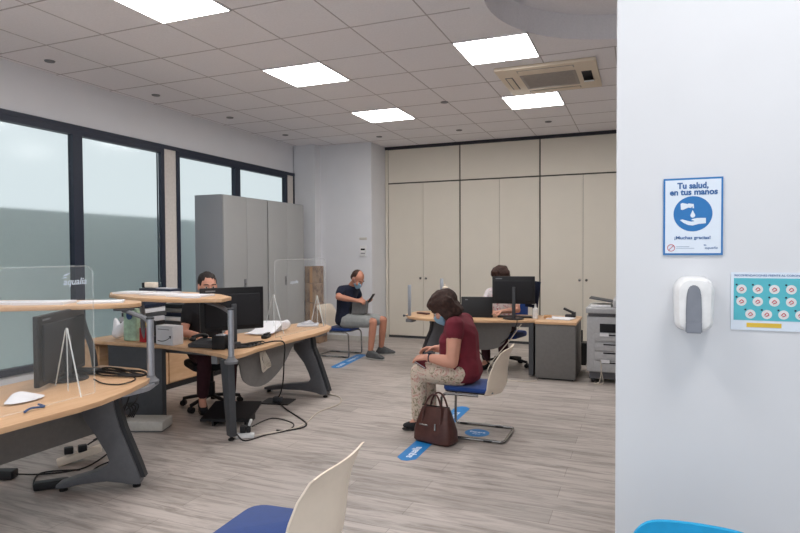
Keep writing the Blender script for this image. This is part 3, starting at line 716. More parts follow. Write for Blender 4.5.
# green wipes pack, red pack, yellow pack, bag on the left arm of the middle desk
t = thing('wipes_pack', 'green and white wipes pack with a blue round cap under the left shelf', 'pack', (-4.55, 4.36, .701))
a = MB(); a.box((-4.56, 4.36, .86), (.15, .07, .315), rz=.1, bev=.015); B(a, 'pouch', 'green_pack', t)
a = MB(); a.cyl((-4.55, 4.324, .95), (-4.552, 4.312, .95), .038); B(a, 'cap', 'blue_box', t)
t = thing('juice_carton', 'red carton with a yellow top beside the green wipes pack', 'carton', (-4.36, 4.35, .701))
a = MB(); a.b2((-4.42, 4.31, .702), (-4.34, 4.38, .84), bev=.006); B(a, 'body', 'red_pack', t)
a = MB(); a.b2((-4.415, 4.315, .841), (-4.345, 4.375, .90), bev=.006); B(a, 'top', 'yellow_print', t)
a = MB(); a.ell((-4.31, 4.38, .86), (.026, .026, .05)); a.ell((-4.31, 4.38, .80), (.022, .022, .098)); solo(a, 'dark_bottle', 'black', 'small dark bottle beside the red and yellow carton', 'bottle')
a = MB(); a.b2((-4.30, 4.32, .702), (-4.09, 4.48, .765), bev=.006); t_ = solo(a, 'tape_dispenser', 'black', 'black box-shaped dispenser between the red carton and the white smile box', 'dispenser')
a = MB(); a.hull([((-4.78, 4.40, .76), (.07, .06, .055)), ((-4.72, 4.42, .82), (.05, .04, .06)), ((-4.68, 4.4, .88), .02)]); a.hull([((-4.82, 4.42, .80), (.04, .04, .09)), ((-4.84, 4.42, .9), .015)])
solo(a, 'plastic_bag', 'paper', 'crumpled white plastic bag under the left shelf, left of the wipes pack', 'bag', remesh=.012, sm=2)
a = MB(); a.b2((-4.26, 4.62, .702), (-4.02, 4.78, .72)); 
# folder piles on the middle desk behind the shelf
fold = [('dark blue', 'navy_fabric'), ('grey', 'grey_panel'), ('black', 'black'), ('pale grey', 'paper_grey'), ('dark green', 'grey_dark'), ('white', 'paper')]
z = .642
for k in range(7):
    cn, mn = fold[k % 6]; h = .045 + .01 * (k % 2); dx = random.uniform(-.015, .015)
    a = MB(); a.box((-5.18 + dx, 5.12 + random.uniform(-.02, .02), z + h / 2 + .001), (.30, .36, h - .003), rz=random.uniform(-.08, .08), bev=.004)
    o_ = solo(a, 'document_folder', mn, '%s document folder, %s in the pile on the low cupboard' % (cn, ['lowest', 'second', 'third', 'fourth', 'fifth', 'sixth', 'topmost'][k]), 'folder', 'folders piled on the low cupboard'); z += h
z = .642
for k in range(6):
    cn, mn = fold[(k + 3) % 6]; h = .05; a = MB(); a.box((-5.15, 5.70, z + h / 2 + .001), (.31, .34, h - .003), rz=random.uniform(-.1, .1), bev=.004)
    solo(a, 'document_folder', mn, '%s document folder, %s in the farther pile beside the metal cabinet' % (cn, ['lowest', 'second', 'third', 'fourth', 'fifth', 'topmost'][k]), 'folder', 'folders in the farther pile'); z += h
# papers on the shelves
def sheet(x, y, z, w_, h, rz, lab, m='paper', grp=None, th=.004):
    a = MB(); a.box((x, y, z + th / 2 + .0005), (w_, h, th), rz=rz); return solo(a, 'paper_sheet' if th < .006 else 'paper_stack', m, lab, 'paper', grp, smooth=False)
sheet(-4.22, 4.07, 1.187, .30, .21, .1, 'white papers at the left end of the middle counter shelf', th=.016)
sheet(-3.86, 4.02, 1.187, .30, .21, -.05, 'white paper sheet in the middle of the middle counter shelf', 'paper', th=.012)
sheet(-3.48, 3.95, 1.187, .32, .22, .12, 'white papers near the right tip of the middle counter shelf', th=.014)
sheet(-3.35, 3.80, 1.187, .15, .06, .12, 'narrow grey leaflet at the front edge of the middle counter shelf', 'paper_grey', th=.003)
sheet(-4.0, 4.24, 1.187, .22, .16, -.3, 'grey folded leaflet at the back of the middle counter shelf', 'paper_grey', th=.012)
sheet(-3.98, 3.02, 1.187, .34, .23, .5, 'white papers on the left shelf behind the clear screen', th=.018)
sheet(-3.68, 3.24, 1.187, .30, .20, .75, 'white paper sheet near the rounded end of the left shelf', th=.012)
sheet(-4.3, 2.9, 1.187, .3, .21, .4, 'white papers at the far left of the left shelf', th=.016)
t = thing('document_tray', 'flat black tray at the back left of the middle counter shelf', 'tray', (-4.2, 4.33, 1.188))
a = MB(); a.box((-4.16, 4.31, 1.205), (.42, .12, .03), rz=-.1, bev=.006); B(a, 'tray', 'navy_frame', t)
a = MB(); a.box((-4.08, 4.31, 1.223), (.2, .08, .006), rz=-.1); B(a, 'leaflets', 'paper_grey', t, smooth=False)
t = thing('small_box', 'small cream and black box standing on the black tray', 'box', (-4.3, 4.33, 1.222))
a = MB(); a.box((-4.27, 4.32, 1.250), (.13, .05, .05), rz=-.1, bev=.003); B(a, 'carton', 'cream_shell', t)
a = MB(); a.box((-4.352, 4.325, 1.247), (.035, .05, .048), rz=-.1, bev=.003); B(a, 'end_flap', 'black', t)
# papers on the middle desk
t = thing('paper_bundle', 'bundle of white papers curling up on the middle desk near its tip', 'papers', (-3.75, 5.5, .702))
a = MB(); bm = a.bm; 
for k in range(7):
    a.box((-3.68 + k * .004, 5.28 + k * .006, .715 + k * .008), (.24, .42, .004), rot=Matrix.Rotation(.12 + k * .03, 3, 'Z') @ Matrix.Rotation(.03 * k, 3, 'X'))
B(a, 'sheets', 'paper', t, smooth=False)
a = MB(); a.hull([((-3.56, 5.52, .77), (.05, .03, .05)), ((-3.66, 5.5, .72), (.12, .06, .012)), ((-3.58, 5.47, .80), .01)]); B(a, 'curled_corner', 'paper', t, remesh=.01, sm=2)
a = MB(); a.box((-3.58, 6.0, .708), (.24, .28, .012), rz=.5); a.hull([((-3.62, 6.05, .72), (.09, .08, .012)), ((-3.57, 6.02, .75), .012)]); solo(a, 'paper_pile', 'paper_grey', 'loose grey-white papers at the rounded tip of the middle desk', 'papers', smooth=False)
a = MB(); a.box((-3.45, 4.98, .717), (.06, .15, .03), rz=.3, bev=.008); a.box((-3.45, 4.99, .742), (.035, .13, .014), rz=.3, bev=.005); solo(a, 'stapler', 'black', 'black stapler on the middle desk in front of the papers', 'stapler')
a = MB(); a.tube([(-3.25, 4.95, .7035), (-3.35, 5.08, .7035)], .003, sub=1); solo(a, 'pen', 'grey_mid', 'grey pen lying on the middle desk near the visitor edge', 'pen')
# clear screens with their A-frame feet
def screen(x, y0, y1, z0, z1, lab, feet):
    t = thing('clear_screen', lab, 'protective screen', (x, (y0 + y1) / 2, .702), 0, 'clear protective desk screens')
    pl = round_poly([(y0, z0), (y1, z0), (y1, z1), (y0, z1)], [.01, .01, .06, .06])
    a = MB(); a.prism([(x, p[0], p[1]) for p in pl], (.005, 0, 0)); pn = B(a, 'panel', 'acrylic', t, smooth=False)
    a = MB(); e = [(x + .0025, p[0], p[1]) for p in pl]; a.tube(e, .0035, n=6, sub=1, closed=True); B(a, 'panel_edge', 'acrylic_edge', pn)
    for (xr, yr, xl, yl, zt) in feet:
        xm, ym = (xr + xl) / 2, (yr + yl) / 2; P = lambda k, z: (xm + (xr - xm) * k, ym + (yr - ym) * k, z)
        a = MB(); a.tube([P(1, .704), P(.2, zt - .06), P(.1, zt - .015), P(0, zt), P(-.1, zt - .015), P(-.2, zt - .06), P(-1, .704)], .0045, sub=3, n=6); a.tube([P(.0, zt), P(.03, .704)], .0035, n=6); B(a, 'foot', 'acrylic_foot', t)
    return t
clear('acrylic_foot', .45)
sl = screen(-3.07, 1.5, 2.64, .705, 1.475, 'clear acrylic screen with a white name at the left edge', [(-3.05, 2.53, -3.48, 2.70, 1.09)])
text('aqualia', .055, (-3.064, 2.515, 1.385), 'sign_white', sl, rotm=Matrix.Rotation(PI / 2, 4, 'Z') @ Matrix.Rotation(PI / 2, 4, 'X'), shear=.25, bold=.0008, fit=.155)
a = MB(); a.prism([(-3.064, 2.435, 1.418), (-3.064, 2.46, 1.421), (-3.064, 2.49, 1.438), (-3.064, 2.455, 1.432)], (-.001, 0, 0)); a.prism([(-3.064, 2.425, 1.406), (-3.064, 2.465, 1.408), (-3.064, 2.455, 1.416)], (-.001, 0, 0)); B(a, 'swoosh_mark', 'sign_white', sl, smooth=False)
sm_ = screen(-3.36, 5.0, 6.02, .705, 1.475, 'clear acrylic screen standing on the middle desk', [(-3.42, 5.25, -3.80, 5.45, 1.10), (-3.36, 5.98, -3.6, 6.1, 1.05)])
text('aqualia', .05, (-3.354, 5.35, 1.24), 'sign_white', sm_, rotm=Matrix.Rotation(PI / 2, 4, 'Z') @ Matrix.Rotation(PI / 2, 4, 'X'), shear=.25, fit=.15)
# ------------------------------------------------------------------ items on the back desk
t = thing('sanitiser_bottle', 'white pump bottle on the back desk right of the monitor', 'bottle', (-1.22, 7.50, .703))
a = MB(); a.lathe((-1.225, 7.56, .703), [(.032, 0), (.034, .01), (.034, .12), (.014, .14), (.014, .15)]); B(a, 'bottle', 'white_plastic', t)
a = MB(); a.lathe((-1.225, 7.56, .853), [(.014, 0), (.01, .03)]); a.box((-1.24, 7.55, .885), (.05, .014, .01)); B(a, 'pump', 'white_plastic', t)
t = thing('sanitiser_bottle', 'white pump bottle on the far left of the back desk, behind the seated woman', 'bottle', (-2.5, 7.9, .703))
a = MB(); a.lathe((-2.55, 8.0, .703), [(.045, 0), (.045, .22), (.03, .27), (.016, .29)]); B(a, 'bottle', 'white_plastic', t)
a = MB(); a.lathe((-2.55, 8.0, .993), [(.04, 0), (.04, .06), (.012, .07), (.012, .10)]); B(a, 'pump', 'cream_shell', t)
sheet(-.92, 7.62, .703, .30, .26, -.2, 'white papers on the grey pedestal by the back desk', th=.012)
a = MB(); a.box((-1.08, 7.62, .725), (.10, .06, .045), rz=.2, bev=.012); solo(a, 'tan_pouch', 'tan_thing', 'small tan pouch on the pedestal behind the pump bottle', 'pouch')
t = thing('hole_punch', 'open black hole punch on the pedestal next to the papers', 'hole punch', (-.84, 7.84, .703))
a = MB(); a.box((-.83, 7.86, .722), (.13, .1, .035), bev=.01); B(a, 'base', 'black', t)
a = MB(); a.box((-.85, 7.86, .785), (.14, .07, .025), rot=Matrix.Rotation(.42, 3, 'Y'), bev=.006); B(a, 'lever', 'black', t)
a = MB(); a.box((-.79, 7.86, .75), (.05, .08, .04), bev=.006); B(a, 'body', 'black', t)
a = MB(); a.box((-2.74, 7.62, .712), (.20, .07, .02), rz=-.5, bev=.006); solo(a, 'dark_case', 'bag_brown', 'small dark flat case on the rounded end of the back desk', 'case')
# photocopier
t = thing('photocopier', 'large light grey photocopier half hidden behind the white wall', 'photocopier', (-.28, 7.6, 0))
a = MB(); a.b2((-.585, 7.3, .13), (.05, 7.9, .80), bev=.012); bd = B(a, 'body', 'copier', t)
a = MB(); a.b2((-.595, 7.27, .82), (.06, 7.9, .885), bev=.01); B(a, 'scanner_unit', 'copier', t)
a = MB(); a.b2((-.57, 7.3, .78), (.04, 7.88, .83)); B(a, 'neck', 'copier_dark', t, smooth=False)
a = MB(); a.b2((-.30, 7.30, .887), (.05, 7.85, .985), bev=.02); B(a, 'document_feeder', 'copier', t)
a = MB(); a.box((-.43, 7.55, .965), (.28, .3, .014), rot=Matrix.Rotation(.16, 3, 'Y'), bev=.004); B(a, 'paper_tray', 'grey_dark', t)
a = MB(); a.b2((-.55, 7.36, .887), (-.32, 7.75, .91), bev=.004); B(a, 'glass_lid', 'white_plastic', t)
a = MB(); a.b2((-.44, 7.292, .60), (.03, 7.31, .68)); a.b2((-.44, 7.293, .63), (-.2, 7.30, .70)); B(a, 'output_slot', 'black_soft', t, smooth=False)
for z0, z1 in ((.50, .585), (.385, .475), (.275, .375), (.14, .262)):
    a = MB(); a.b2((-.50, 7.285, z0), (.04, 7.30, z1), bev=.004); d = B(a, 'drawer', 'copier', t)
    a = MB(); a.b2((-.40, 7.280, z1 - .022), (-.02, 7.287, z1 - .008)); B(a, 'handle_slot', 'black_soft', d, smooth=False)
for x, z in ((-.44, .585), (-.43, .275)):
    a = MB(); a.b2((x, 7.276, z - .03), (x + .1, 7.279, z + .01)); B(a, 'label', 'paper', t, smooth=False)
a = MB(); a.b2((-.57, 7.276, .835), (-.52, 7.28, .855)); B(a, 'power_button', 'black', t, smooth=False)
a = MB(); a.b2((-.56, 7.33, .05), (.03, 7.87, .135)); B(a, 'base_frame', 'copier_dark', t, smooth=False)
for x, y in ((-.52, 7.36), (-.02, 7.36), (-.52, 7.84), (-.02, 7.84)):
    a = MB(); a.cyl((x - .015, y, .03), (x + .015, y, .03), .03); a.b2((x - .02, y - .015, .03), (x + .02, y + .015, .07)); B(a, 'caster', 'black', t)
a = MB(); a.tube([(-.43, 7.27, .27), (-.42, 7.25, .16), (-.44, 7.24, .03), (-.5, 7.25, .006), (-.46, 7.22, .006), (-.40, 7.24, .02), (-.42, 7.26, .15)], .005); B(a, 'cable', 'cable_white', t)
t = thing('waste_bin', 'slim black bin on the floor between the pedestal and the photocopier', 'bin', (-.76, 8.5, 0))
a = MB(); a.prism([(-.84, 8.38, 0), (-.68, 8.38, 0), (-.66, 8.38, .30), (-.86, 8.38, .30)], (0, .22, 0), bev=.008); B(a, 'bin_body', 'black', t)
a = MB(); a.b2((-.80, 8.44, .301), (-.74, 8.54, .46), bev=.006); B(a, 'lid_flap', 'black_soft', t)
# ------------------------------------------------------------------ floor stickers
def sticker(x0, y0, x1, y1, w_, lab, point=True):
    t = thing('floor_sticker', lab, 'floor sticker', ((x0 + x1) / 2, (y0 + y1) / 2, .0005), 0, None)
    p0 = V((x0, y0)); p1 = V((x1, y1)); d = (p1 - p0).normalized(); n = V((-d.y, d.x)) * w_ / 2; L = (p1 - p0).length
    A = lambda s_, q: tuple(p0 + d * s_ + n * q)
    a = MB(); a.poly([A(.05, -1), A(L - .05, -1), A(L, -.3), A(L, .3), A(L - .05, 1), A(.05, 1), A(0, .3), A(0, -.3)], .0006, .0018); B(a, 'vinyl', 'sticker_blue', t, smooth=False)
    R_ = Matrix.Rotation(math.atan2(d.y, d.x), 4, 'Z')
    for s_, body in ((.2, 'aqualia'), (.62, 'Mantenga la'), (L - .35, 'distancia')):
        q = A(s_, 0); text(body, .085, (q[0], q[1], .0019), 'sign_white', t, rotm=R_, bold=.002, fit=.26, depth=.0003)
    return t
sticker(-1.625, 4.08, -1.63, 5.72, .15, 'blue distance strip on the floor under the brown handbag')
sticker(-3.79, 7.03, -3.90, 8.12, .16, 'blue distance strip on the floor under the bald man\'s feet')
t = thing('floor_sticker', 'round blue sticker on the floor under the woman\'s chair', 'floor sticker', (-1.29, 4.93, .0005))
a = MB(); a.lathe((-1.29, 4.93, .0006), [(.105, 0), (.105, .0012)], n=40); B(a, 'vinyl', 'sticker_blue', t)
text('Espere', .05, (-1.29, 4.95, .002), 'sign_white', t, rotm=Matrix.Identity(4), bold=.001, depth=.0003)
text('aqui', .04, (-1.29, 4.90, .002), 'sign_white', t, rotm=Matrix.Identity(4), depth=.0003)
a = MB(); a.poly([(-3.98, 7.5), (-3.70, 7.5), (-3.70, 7.54), (-3.98, 7.54)], .0002, .0005)
# ------------------------------------------------------------------ hygiene sign on the white wall
t = thing('hygiene_sign', 'blue-framed white sign about hand washing above the soap dispenser', 'sign', (.18, 2.497, 1.53))
sx, sz, sy = .180, 1.676, 2.4985
a = MB(); a.b2((.079, 2.494, 1.532), (.281, sy, 1.822)); B(a, 'board', 'sign_blue', t, smooth=False)
a = MB(); a.b2((.0855, 2.4932, 1.539), (.2745, 2.4941, 1.815)); B(a, 'face', 'sign_white', t, smooth=False)
Y0 = 2.4928
text('Tu salud,', .031, (sx, Y0, sz + .116), 'sign_text', t, bold=.0011, fit=.106)
text('en tus manos', .031, (sx + .002, Y0, sz + .092), 'sign_text', t, bold=.0011, fit=.162)
a = MB(); a.prism([(sx + .066 * math.cos(q * PI / 24), Y0, sz + .011 + .066 * math.sin(q * PI / 24)) for q in range(48)], (0, .0005, 0)); B(a, 'round_symbol', 'sign_blue', t, smooth=False)
ic = MB(); Y1 = Y0 - .0006
def ipoly(pts): ic.prism([(sx + (px - 217) * .000606, Y1, sz + (262 - py) * .000662) for px, py in pts], (0, .0005, 0))
ipoly([(148, 188), (158, 182), (190, 190), (192, 186), (222, 190), (224, 214), (216, 214), (214, 202), (208, 212), (192, 210), (160, 222), (150, 220)])
ipoly([(216, 224), (222, 236), (231, 252), (229, 262), (218, 268), (207, 264), (203, 254), (209, 240)])
ipoly([(145, 280), (158, 276), (185, 284), (208, 290), (226, 288), (222, 284), (208, 280), (214, 275), (240, 270), (290, 270), (290, 300), (250, 304), (216, 312), (190, 308), (165, 296)])
B(ic, 'hand_symbol', 'sign_white', t, smooth=False)
text('\u00a1Muchas gracias!', .0165, (sx - .001, Y0, sz - .079), 'sign_text', t, bold=.0004, fit=.122)
a = MB(); a.tube([(sx - .0735 + .0125 * math.cos(q * PI / 12), Y0, sz - .1165 + .0125 * math.sin(q * PI / 12)) for q in range(24)], .0012, n=6, sub=1, closed=True); a.tube([(sx - .082, Y0, sz - .125), (sx - .065, Y0, sz - .108)], .0012, n=6); B(a, 'crossed_symbol', 'sign_red', t)
a = MB()
for k, ln in enumerate((.045, .062)): a.b2((sx - .056, Y0, sz - .113 - k * .006), (sx - .056 + ln, Y0 + .0006, sz - .1115 - k * .006))
B(a, 'small_print', 'sign_grey', t, smooth=False)
text('aqualia', .0125, (sx + .062, Y0, sz - .117), 'sign_text', t, shear=.25, fit=.042)
a = MB(); a.prism([(sx + .036, Y0, sz - .106), (sx + .042, Y0, sz - .1045), (sx + .048, Y0, sz - .108), (sx + .04, Y0, sz - .109)], (0, .0004, 0)); B(a, 'swoosh_mark', 'sign_text', t, smooth=False)
# second notice
t = thing('safety_notice', 'white notice with a teal panel of small round pictures at the right edge', 'notice', (.455, 2.497, 1.255))
a = MB(); a.b2((.309, 2.496, 1.257), (.60, 2.4985, 1.468)); B(a, 'sheet', 'sign_white', t, smooth=False)
a = MB(); a.b2((.318, 2.4952, 1.293), (.592, 2.4958, 1.447)); B(a, 'teal_panel', 'teal_print', t, smooth=False)
text('RECOMENDACIONES FRENTE AL CORONAVIRUS', .010, (.44, 2.4955, 1.457), 'sign_text', t, fit=.24)
a = MB(); b = MB(); c = MB()
for r_, (zc, xs) in enumerate(((1.407, (.343, .395, .447, .499, .551)), (1.362, (.343, .395, .447, .499, .551)), (1.316, (.372, .424, .476, .528)))):
    for x in xs:
        a.prism([(x + .0165 * math.cos(q * PI / 12), 2.4950, zc + .0165 * math.sin(q * PI / 12)) for q in range(24)], (0, .0003, 0))
        b.tube([(x - .007, 2.4948, zc - .003), (x, 2.4948, zc + .006), (x + .007, 2.4948, zc - .002), (x - .004, 2.4948, zc - .007)], .0016, n=5, sub=2)
        c.b2((x - .019, 2.4948, zc + .013), (x - .013, 2.4952, zc + .019))
B(a, 'round_picture', 'white_plastic', t, smooth=False); B(b, 'picture_lines', 'sign_red', t, smooth=False); B(c, 'number_tab', 'navy_frame', t, smooth=False)
a = MB(); a.b2((.36, 2.4952, 1.268), (.47, 2.4958, 1.284)); B(a, 'yellow_band', 'yellow_print', t, smooth=False)
# soap dispenser
t = thing('soap_dispenser', 'white wall soap dispenser with a grey oval window below the hygiene sign', 'dispenser', (.18, 2.495, 1.25))
prof = round_poly([(.118, 1.268), (.148, 1.250), (.212, 1.250), (.246, 1.268), (.250, 1.42), (.226, 1.452), (.142, 1.452), (.114, 1.42)], [.02, .02, .02, .02, .03, .02, .02, .03])
a = MB()
bm = a.bm; cx, cz = .181, 1.352; rings = []
for (sc, yy) in ((1, 2.499), (1.0, 2.455), (.97, 2.425), (.90, 2.402), (.78, 2.392), (.5, 2.388)):
    rings.append([bm.verts.new((cx + (x - cx) * sc, yy, cz + (z - cz) * (sc if sc > .95 else (1 - (1 - sc) * .55)))) for x, z in prof])
for i in range(len(rings) - 1):
    n_ = len(prof)
    for k in range(n_): bm.faces.new((rings[i][k], rings[i][(k + 1) % n_], rings[i + 1][(k + 1) % n_], rings[i + 1][k]))
bm.faces.new(rings[-1]); B(a, 'cover', 'disp_white', t)
wp = [(.154, 1.252)] + [(.181 + .027 * math.cos(PI - q * PI / 10) * (1 if q in (0, 10) else .97), 1.395 + .033 * math.sin(q * PI / 10)) for q in range(11)] + [(.208, 1.252)]
wp = [(.152, 1.254), (.152, 1.33), (.154, 1.385), (.159, 1.412), (.170, 1.424), (.186, 1.424), (.197, 1.412), (.202, 1.385), (.204, 1.33), (.204, 1.254)]
a = MB(); a.prism([(x, 2.381, z) for x, z in wp], (0, .03, 0), bev=.003); B(a, 'window', 'disp_grey', t, bevel=0)
a = MB(); a.prism([(x, 2.374, z) for x, z in [(.151, 1.251), (.152, 1.294), (.204, 1.294), (.205, 1.251)]], (0, .03, 0), bev=.004); B(a, 'push_bar', 'disp_grey', t)

# ------------------------------------------------------------------ floor things under the desks
t = thing('power_strip', 'white power strip with black plug on the floor by the middle desk front leg', 'power strip', (-3.07, 4.11, 0))
a = MB(); a.box((-3.06, 4.10, .022), (.15, .055, .04), rz=.5, bev=.008); B(a, 'strip', 'white_plastic', t)
a = MB(); a.box((-3.08, 4.10, .075), (.05, .045, .06), rz=.5, bev=.006); a.box((-3.04, 4.12, .07), (.035, .035, .05), rz=.5, bev=.006); B(a, 'plug', 'black', t)
a = MB(); a.box((-3.03, 4.13, .125), (.02, .02, .06), rot=Matrix.Rotation(.4, 3, 'Y'), bev=.004); B(a, 'white_plug', 'white_plastic', t)
a = MB(); a.tube([(-3.02, 4.14, .09), (-2.98, 4.38, .10), (-2.88, 4.55, .02), (-2.83, 4.4, .008), (-2.93, 4.22, .008), (-3.0, 4.02, .008), (-3.07, 4.0, .06)], .006); solo(a, 'power_cable', 'cable_black', 'black cable looping from the power strip to the front desk leg', 'cable')
a = MB(); a.tube([(-2.98, 4.13, .02), (-2.80, 4.52, .006), (-2.88, 5.0, .006), (-2.84, 5.35, .006), (-2.98, 5.62, .006), (-3.25, 5.7, .006)], .006); solo(a, 'white_cable', 'cable_white', 'pale cable curving over the floor from the power strip', 'cable')
t = thing('floor_socket', 'black open floor socket under the middle desk', 'socket', (-3.48, 5.2, 0))
a = MB(); a.box((-3.48, 5.22, .006), (.30, .24, .01), rz=.2); B(a, 'plate', 'black', t, smooth=False)
a = MB(); a.box((-3.47, 5.2, .035), (.09, .07, .05), rz=.2, bev=.006); B(a, 'socket', 'grey_dark', t)
a = MB(); a.tube([(-3.22, 4.62, .715), (-3.16, 4.72, .72), (-3.11, 4.78, .69), (-3.13, 4.8, .5), (-3.22, 4.92, .3), (-3.4, 5.15, .12), (-3.46, 5.19, .03), (-3.25, 5.0, .008), (-2.78, 4.62, .007), (-2.82, 4.40, .007), (-2.92, 4.35, .01)], .007); solo(a, 'desk_cable', 'cable_black', 'long black cable hanging from the middle desk down to the floor socket', 'cable')
a = MB()
for k in range(5): a.tube([(-3.21, 4.56 + .012 * k, .64), (-3.20 + .008 * k, 4.58 + .01 * k, .55), (-3.19, 4.60 + .016 * k, .49), (-3.19, 4.55 + .01 * k, .46 + .01 * k), (-3.20, 4.54, .52 + .015 * k), (-3.21, 4.53 + .01 * k, .64)], .005)
solo(a, 'coiled_cables', 'cable_white', 'tied bunch of white cables hanging in front of the round modesty panel', 'cables')
t = thing('footrest', 'black tilted footrest under the middle desk', 'footrest', (-3.4, 4.5, 0))
a = MB(); a.prism([(-3.62, 4.2, .05), (-3.2, 4.35, .05), (-3.2, 4.35, .075), (-3.62, 4.2, .075)], (-.12, .36, .07), bev=.004); B(a, 'platform', 'black', t)
for q in ((-3.55, 4.27), (-3.27, 4.37)):
    a = MB(); a.prism([(q[0], q[1], 0), (q[0] + .02, q[1] + .007, 0), (q[0] + .02, q[1] + .007, .06), (q[0], q[1], .06)], (-.08, .24, .0)); B(a, 'support', 'black', t, smooth=False)
t = thing('white_router', 'flat white electrical box on the floor below the post of the left desk', 'router', (-4.0, 3.98, 0))
a = MB(); a.box((-4.02, 4.0, .055), (.36, .22, .085), rz=.35, bev=.012); B(a, 'housing', 'off_white', t)
a = MB(); a.box((-4.02, 4.0, .012), (.33, .19, .02), rz=.35); B(a, 'base', 'grey_mid', t, smooth=False)
a = MB()
for k in range(4): a.tube([(-4.10 + .02 * k, 3.86, .14), (-4.05 + .03 * k, 3.84, .20 + .02 * k), (-4.13, 3.86, .24), (-4.17 + .01 * k, 3.83, .10), (-4.12, 3.82, .02)], .006)
a.tube([(-3.25, 3.18, .64), (-3.5, 3.4, .5), (-3.95, 3.8, .3), (-4.1, 3.84, .2)], .006); a.tube([(-4.1, 3.83, .12), (-4.0, 3.7, .01), (-3.6, 3.35, .008)], .006)
solo(a, 'cable_bundle', 'cable_black', 'tangle of black cables beside the white box on the floor', 'cables')
t = thing('power_strip', 'cream power strip with black plugs on the floor under the left desk', 'power strip', (-3.75, 3.0, 0))
R_ = Matrix.Rotation(.95, 3, 'Z')
a = MB(); a.box((-3.86, 3.18, .05), (.30, .07, .05), rot=R_ @ Matrix.Rotation(-.2, 3, 'Y'), bev=.01); B(a, 'strip', 'cream_shell', t)
for dx in (-.07, .02): a = MB(); a.box(V((-3.86, 3.18, .10)) + R_ @ V((dx, 0, .0)), (.06, .055, .05), rot=R_, bev=.008); B(a, 'plug', 'black', t)
a = MB(); a.box((-3.6, 2.75, .03), (.20, .07, .05), rz=.8, bev=.01); solo(a, 'power_adapter', 'black', 'long black power adapter on the floor beside the foot of the left desk', 'adapter')
a = MB(); a.box((-4.05, 2.75, .035), (.14, .08, .06), rz=.4, bev=.01); solo(a, 'power_adapter', 'black', 'black power adapter on the floor at the left edge of the picture', 'adapter')
a = MB(); a.tube([(-4.0, 2.78, .03), (-3.85, 2.9, .01), (-3.7, 3.1, .01), (-3.62, 3.3, .12), (-3.7, 3.35, .2), (-3.8, 3.25, .15)], .006); a.tube([(-3.55, 2.8, .03), (-3.45, 2.95, .01), (-3.4, 3.05, .01), (-3.5, 3.2, .05), (-3.6, 3.1, .02), (-3.45, 2.9, .01)], .006); a.tube([(-3.8, 3.2, .13), (-3.6, 3.3, .3), (-3.42, 3.3, .66)], .006); a.tube([(-3.7, 3.05, .008), (-3.9, 2.9, .008), (-3.7, 2.7, .008), (-3.6, 2.7, .02)], .006)
solo(a, 'cable_bundle', 'cable_black', 'tangle of black cables on the floor under the left desk', 'cables')
# desk-top cables on the left desk
a = MB()
for k in range(8):
    y0 = 3.03 + .022 * k; a.tube([(-3.72 + .02 * k, y0, .71), (-3.58, y0 + random.uniform(-.04, .05), .712 + .006 * (k % 3)), (-3.42, y0 + random.uniform(-.03, .05), .712 + .008 * (k % 3)), (-3.26, min(3.2, y0 + random.uniform(-.03, .05)), .712 + .005 * (k % 2)), (-3.17, 3.12 + .008 * k - .02, .709)], .006, sub=4)
solo(a, 'cable_bundle', 'cable_black', 'bundle of black cables lying along the far end of the left desk', 'cables')
a = MB(); a.tube([(-3.40, 2.92, .707), (-3.22, 2.84, .707), (-3.1, 2.86, .707), (-3.12, 3.0, .707), (-3.25, 3.1, .707)], .0045); solo(a, 'thin_cable', 'cable_black', 'thin black cable snaking over the left desk top', 'cable')
a = MB(); a.box((-3.62, 3.05, .722), (.18, .1, .035), rz=.3, bev=.014); solo(a, 'phone_handset', 'black', 'black handset lying on the left desk beside the cable bundle', 'telephone')
a = MB(); a.hull([((-3.28, 2.35, .712), (.06, .12, .008)), ((-3.3, 2.33, .74), (.02, .05, .02))]); solo(a, 'paper_note', 'paper', 'crumpled white paper on the left desk behind the clear screen', 'paper')
a = MB(); a.tube([(-3.02, 2.16, .712), (-3.05, 2.22, .715), (-3.03, 2.28, .712), (-3.10, 2.3, .712)], .006); solo(a, 'keys', 'blue_box', 'small blue key cord on the near edge of the left desk', 'keys')
# cables on the middle desk
a = MB()
for k in range(5): a.tube([(-3.38, 4.42 + .04 * k, .709), (-3.28, 4.47 + .05 * k, .72), (-3.22, 4.40 + .05 * k, .712), (-3.30, 4.32 + .06 * k, .712), (-3.42, 4.36 + .04 * k, .709)], .006, sub=4)
solo(a, 'cable_bundle', 'cable_black', 'coil of black cables beside the chrome post on the middle desk', 'cables')
a = MB(); a.tube([(-2.04, 7.3, .712), (-1.98, 7.17, .72), (-1.97, 7.12, .66), (-1.96, 7.3, .4), (-1.8, 7.5, .1), (-1.7, 7.45, .01)], .006); a.tube([(-1.42, 7.4, .709), (-1.40, 7.27, .72), (-1.40, 7.24, .66), (-1.5, 7.4, .5), (-1.75, 7.5, .3)], .005)
solo(a, 'power_cable', 'cable_black', 'black cables hanging over the front edge of the back desk', 'cable')
a = MB(); a.tube([(-1.35, 7.28, .66), (-1.50, 7.35, .45), (-1.75, 7.3, .12), (-1.7, 7.2, .01), (-1.3, 7.05, .006), (-1.15, 7.18, .006)], .006); solo(a, 'white_cable', 'cable_white', 'pale cable running under the back desk to the floor', 'cable')
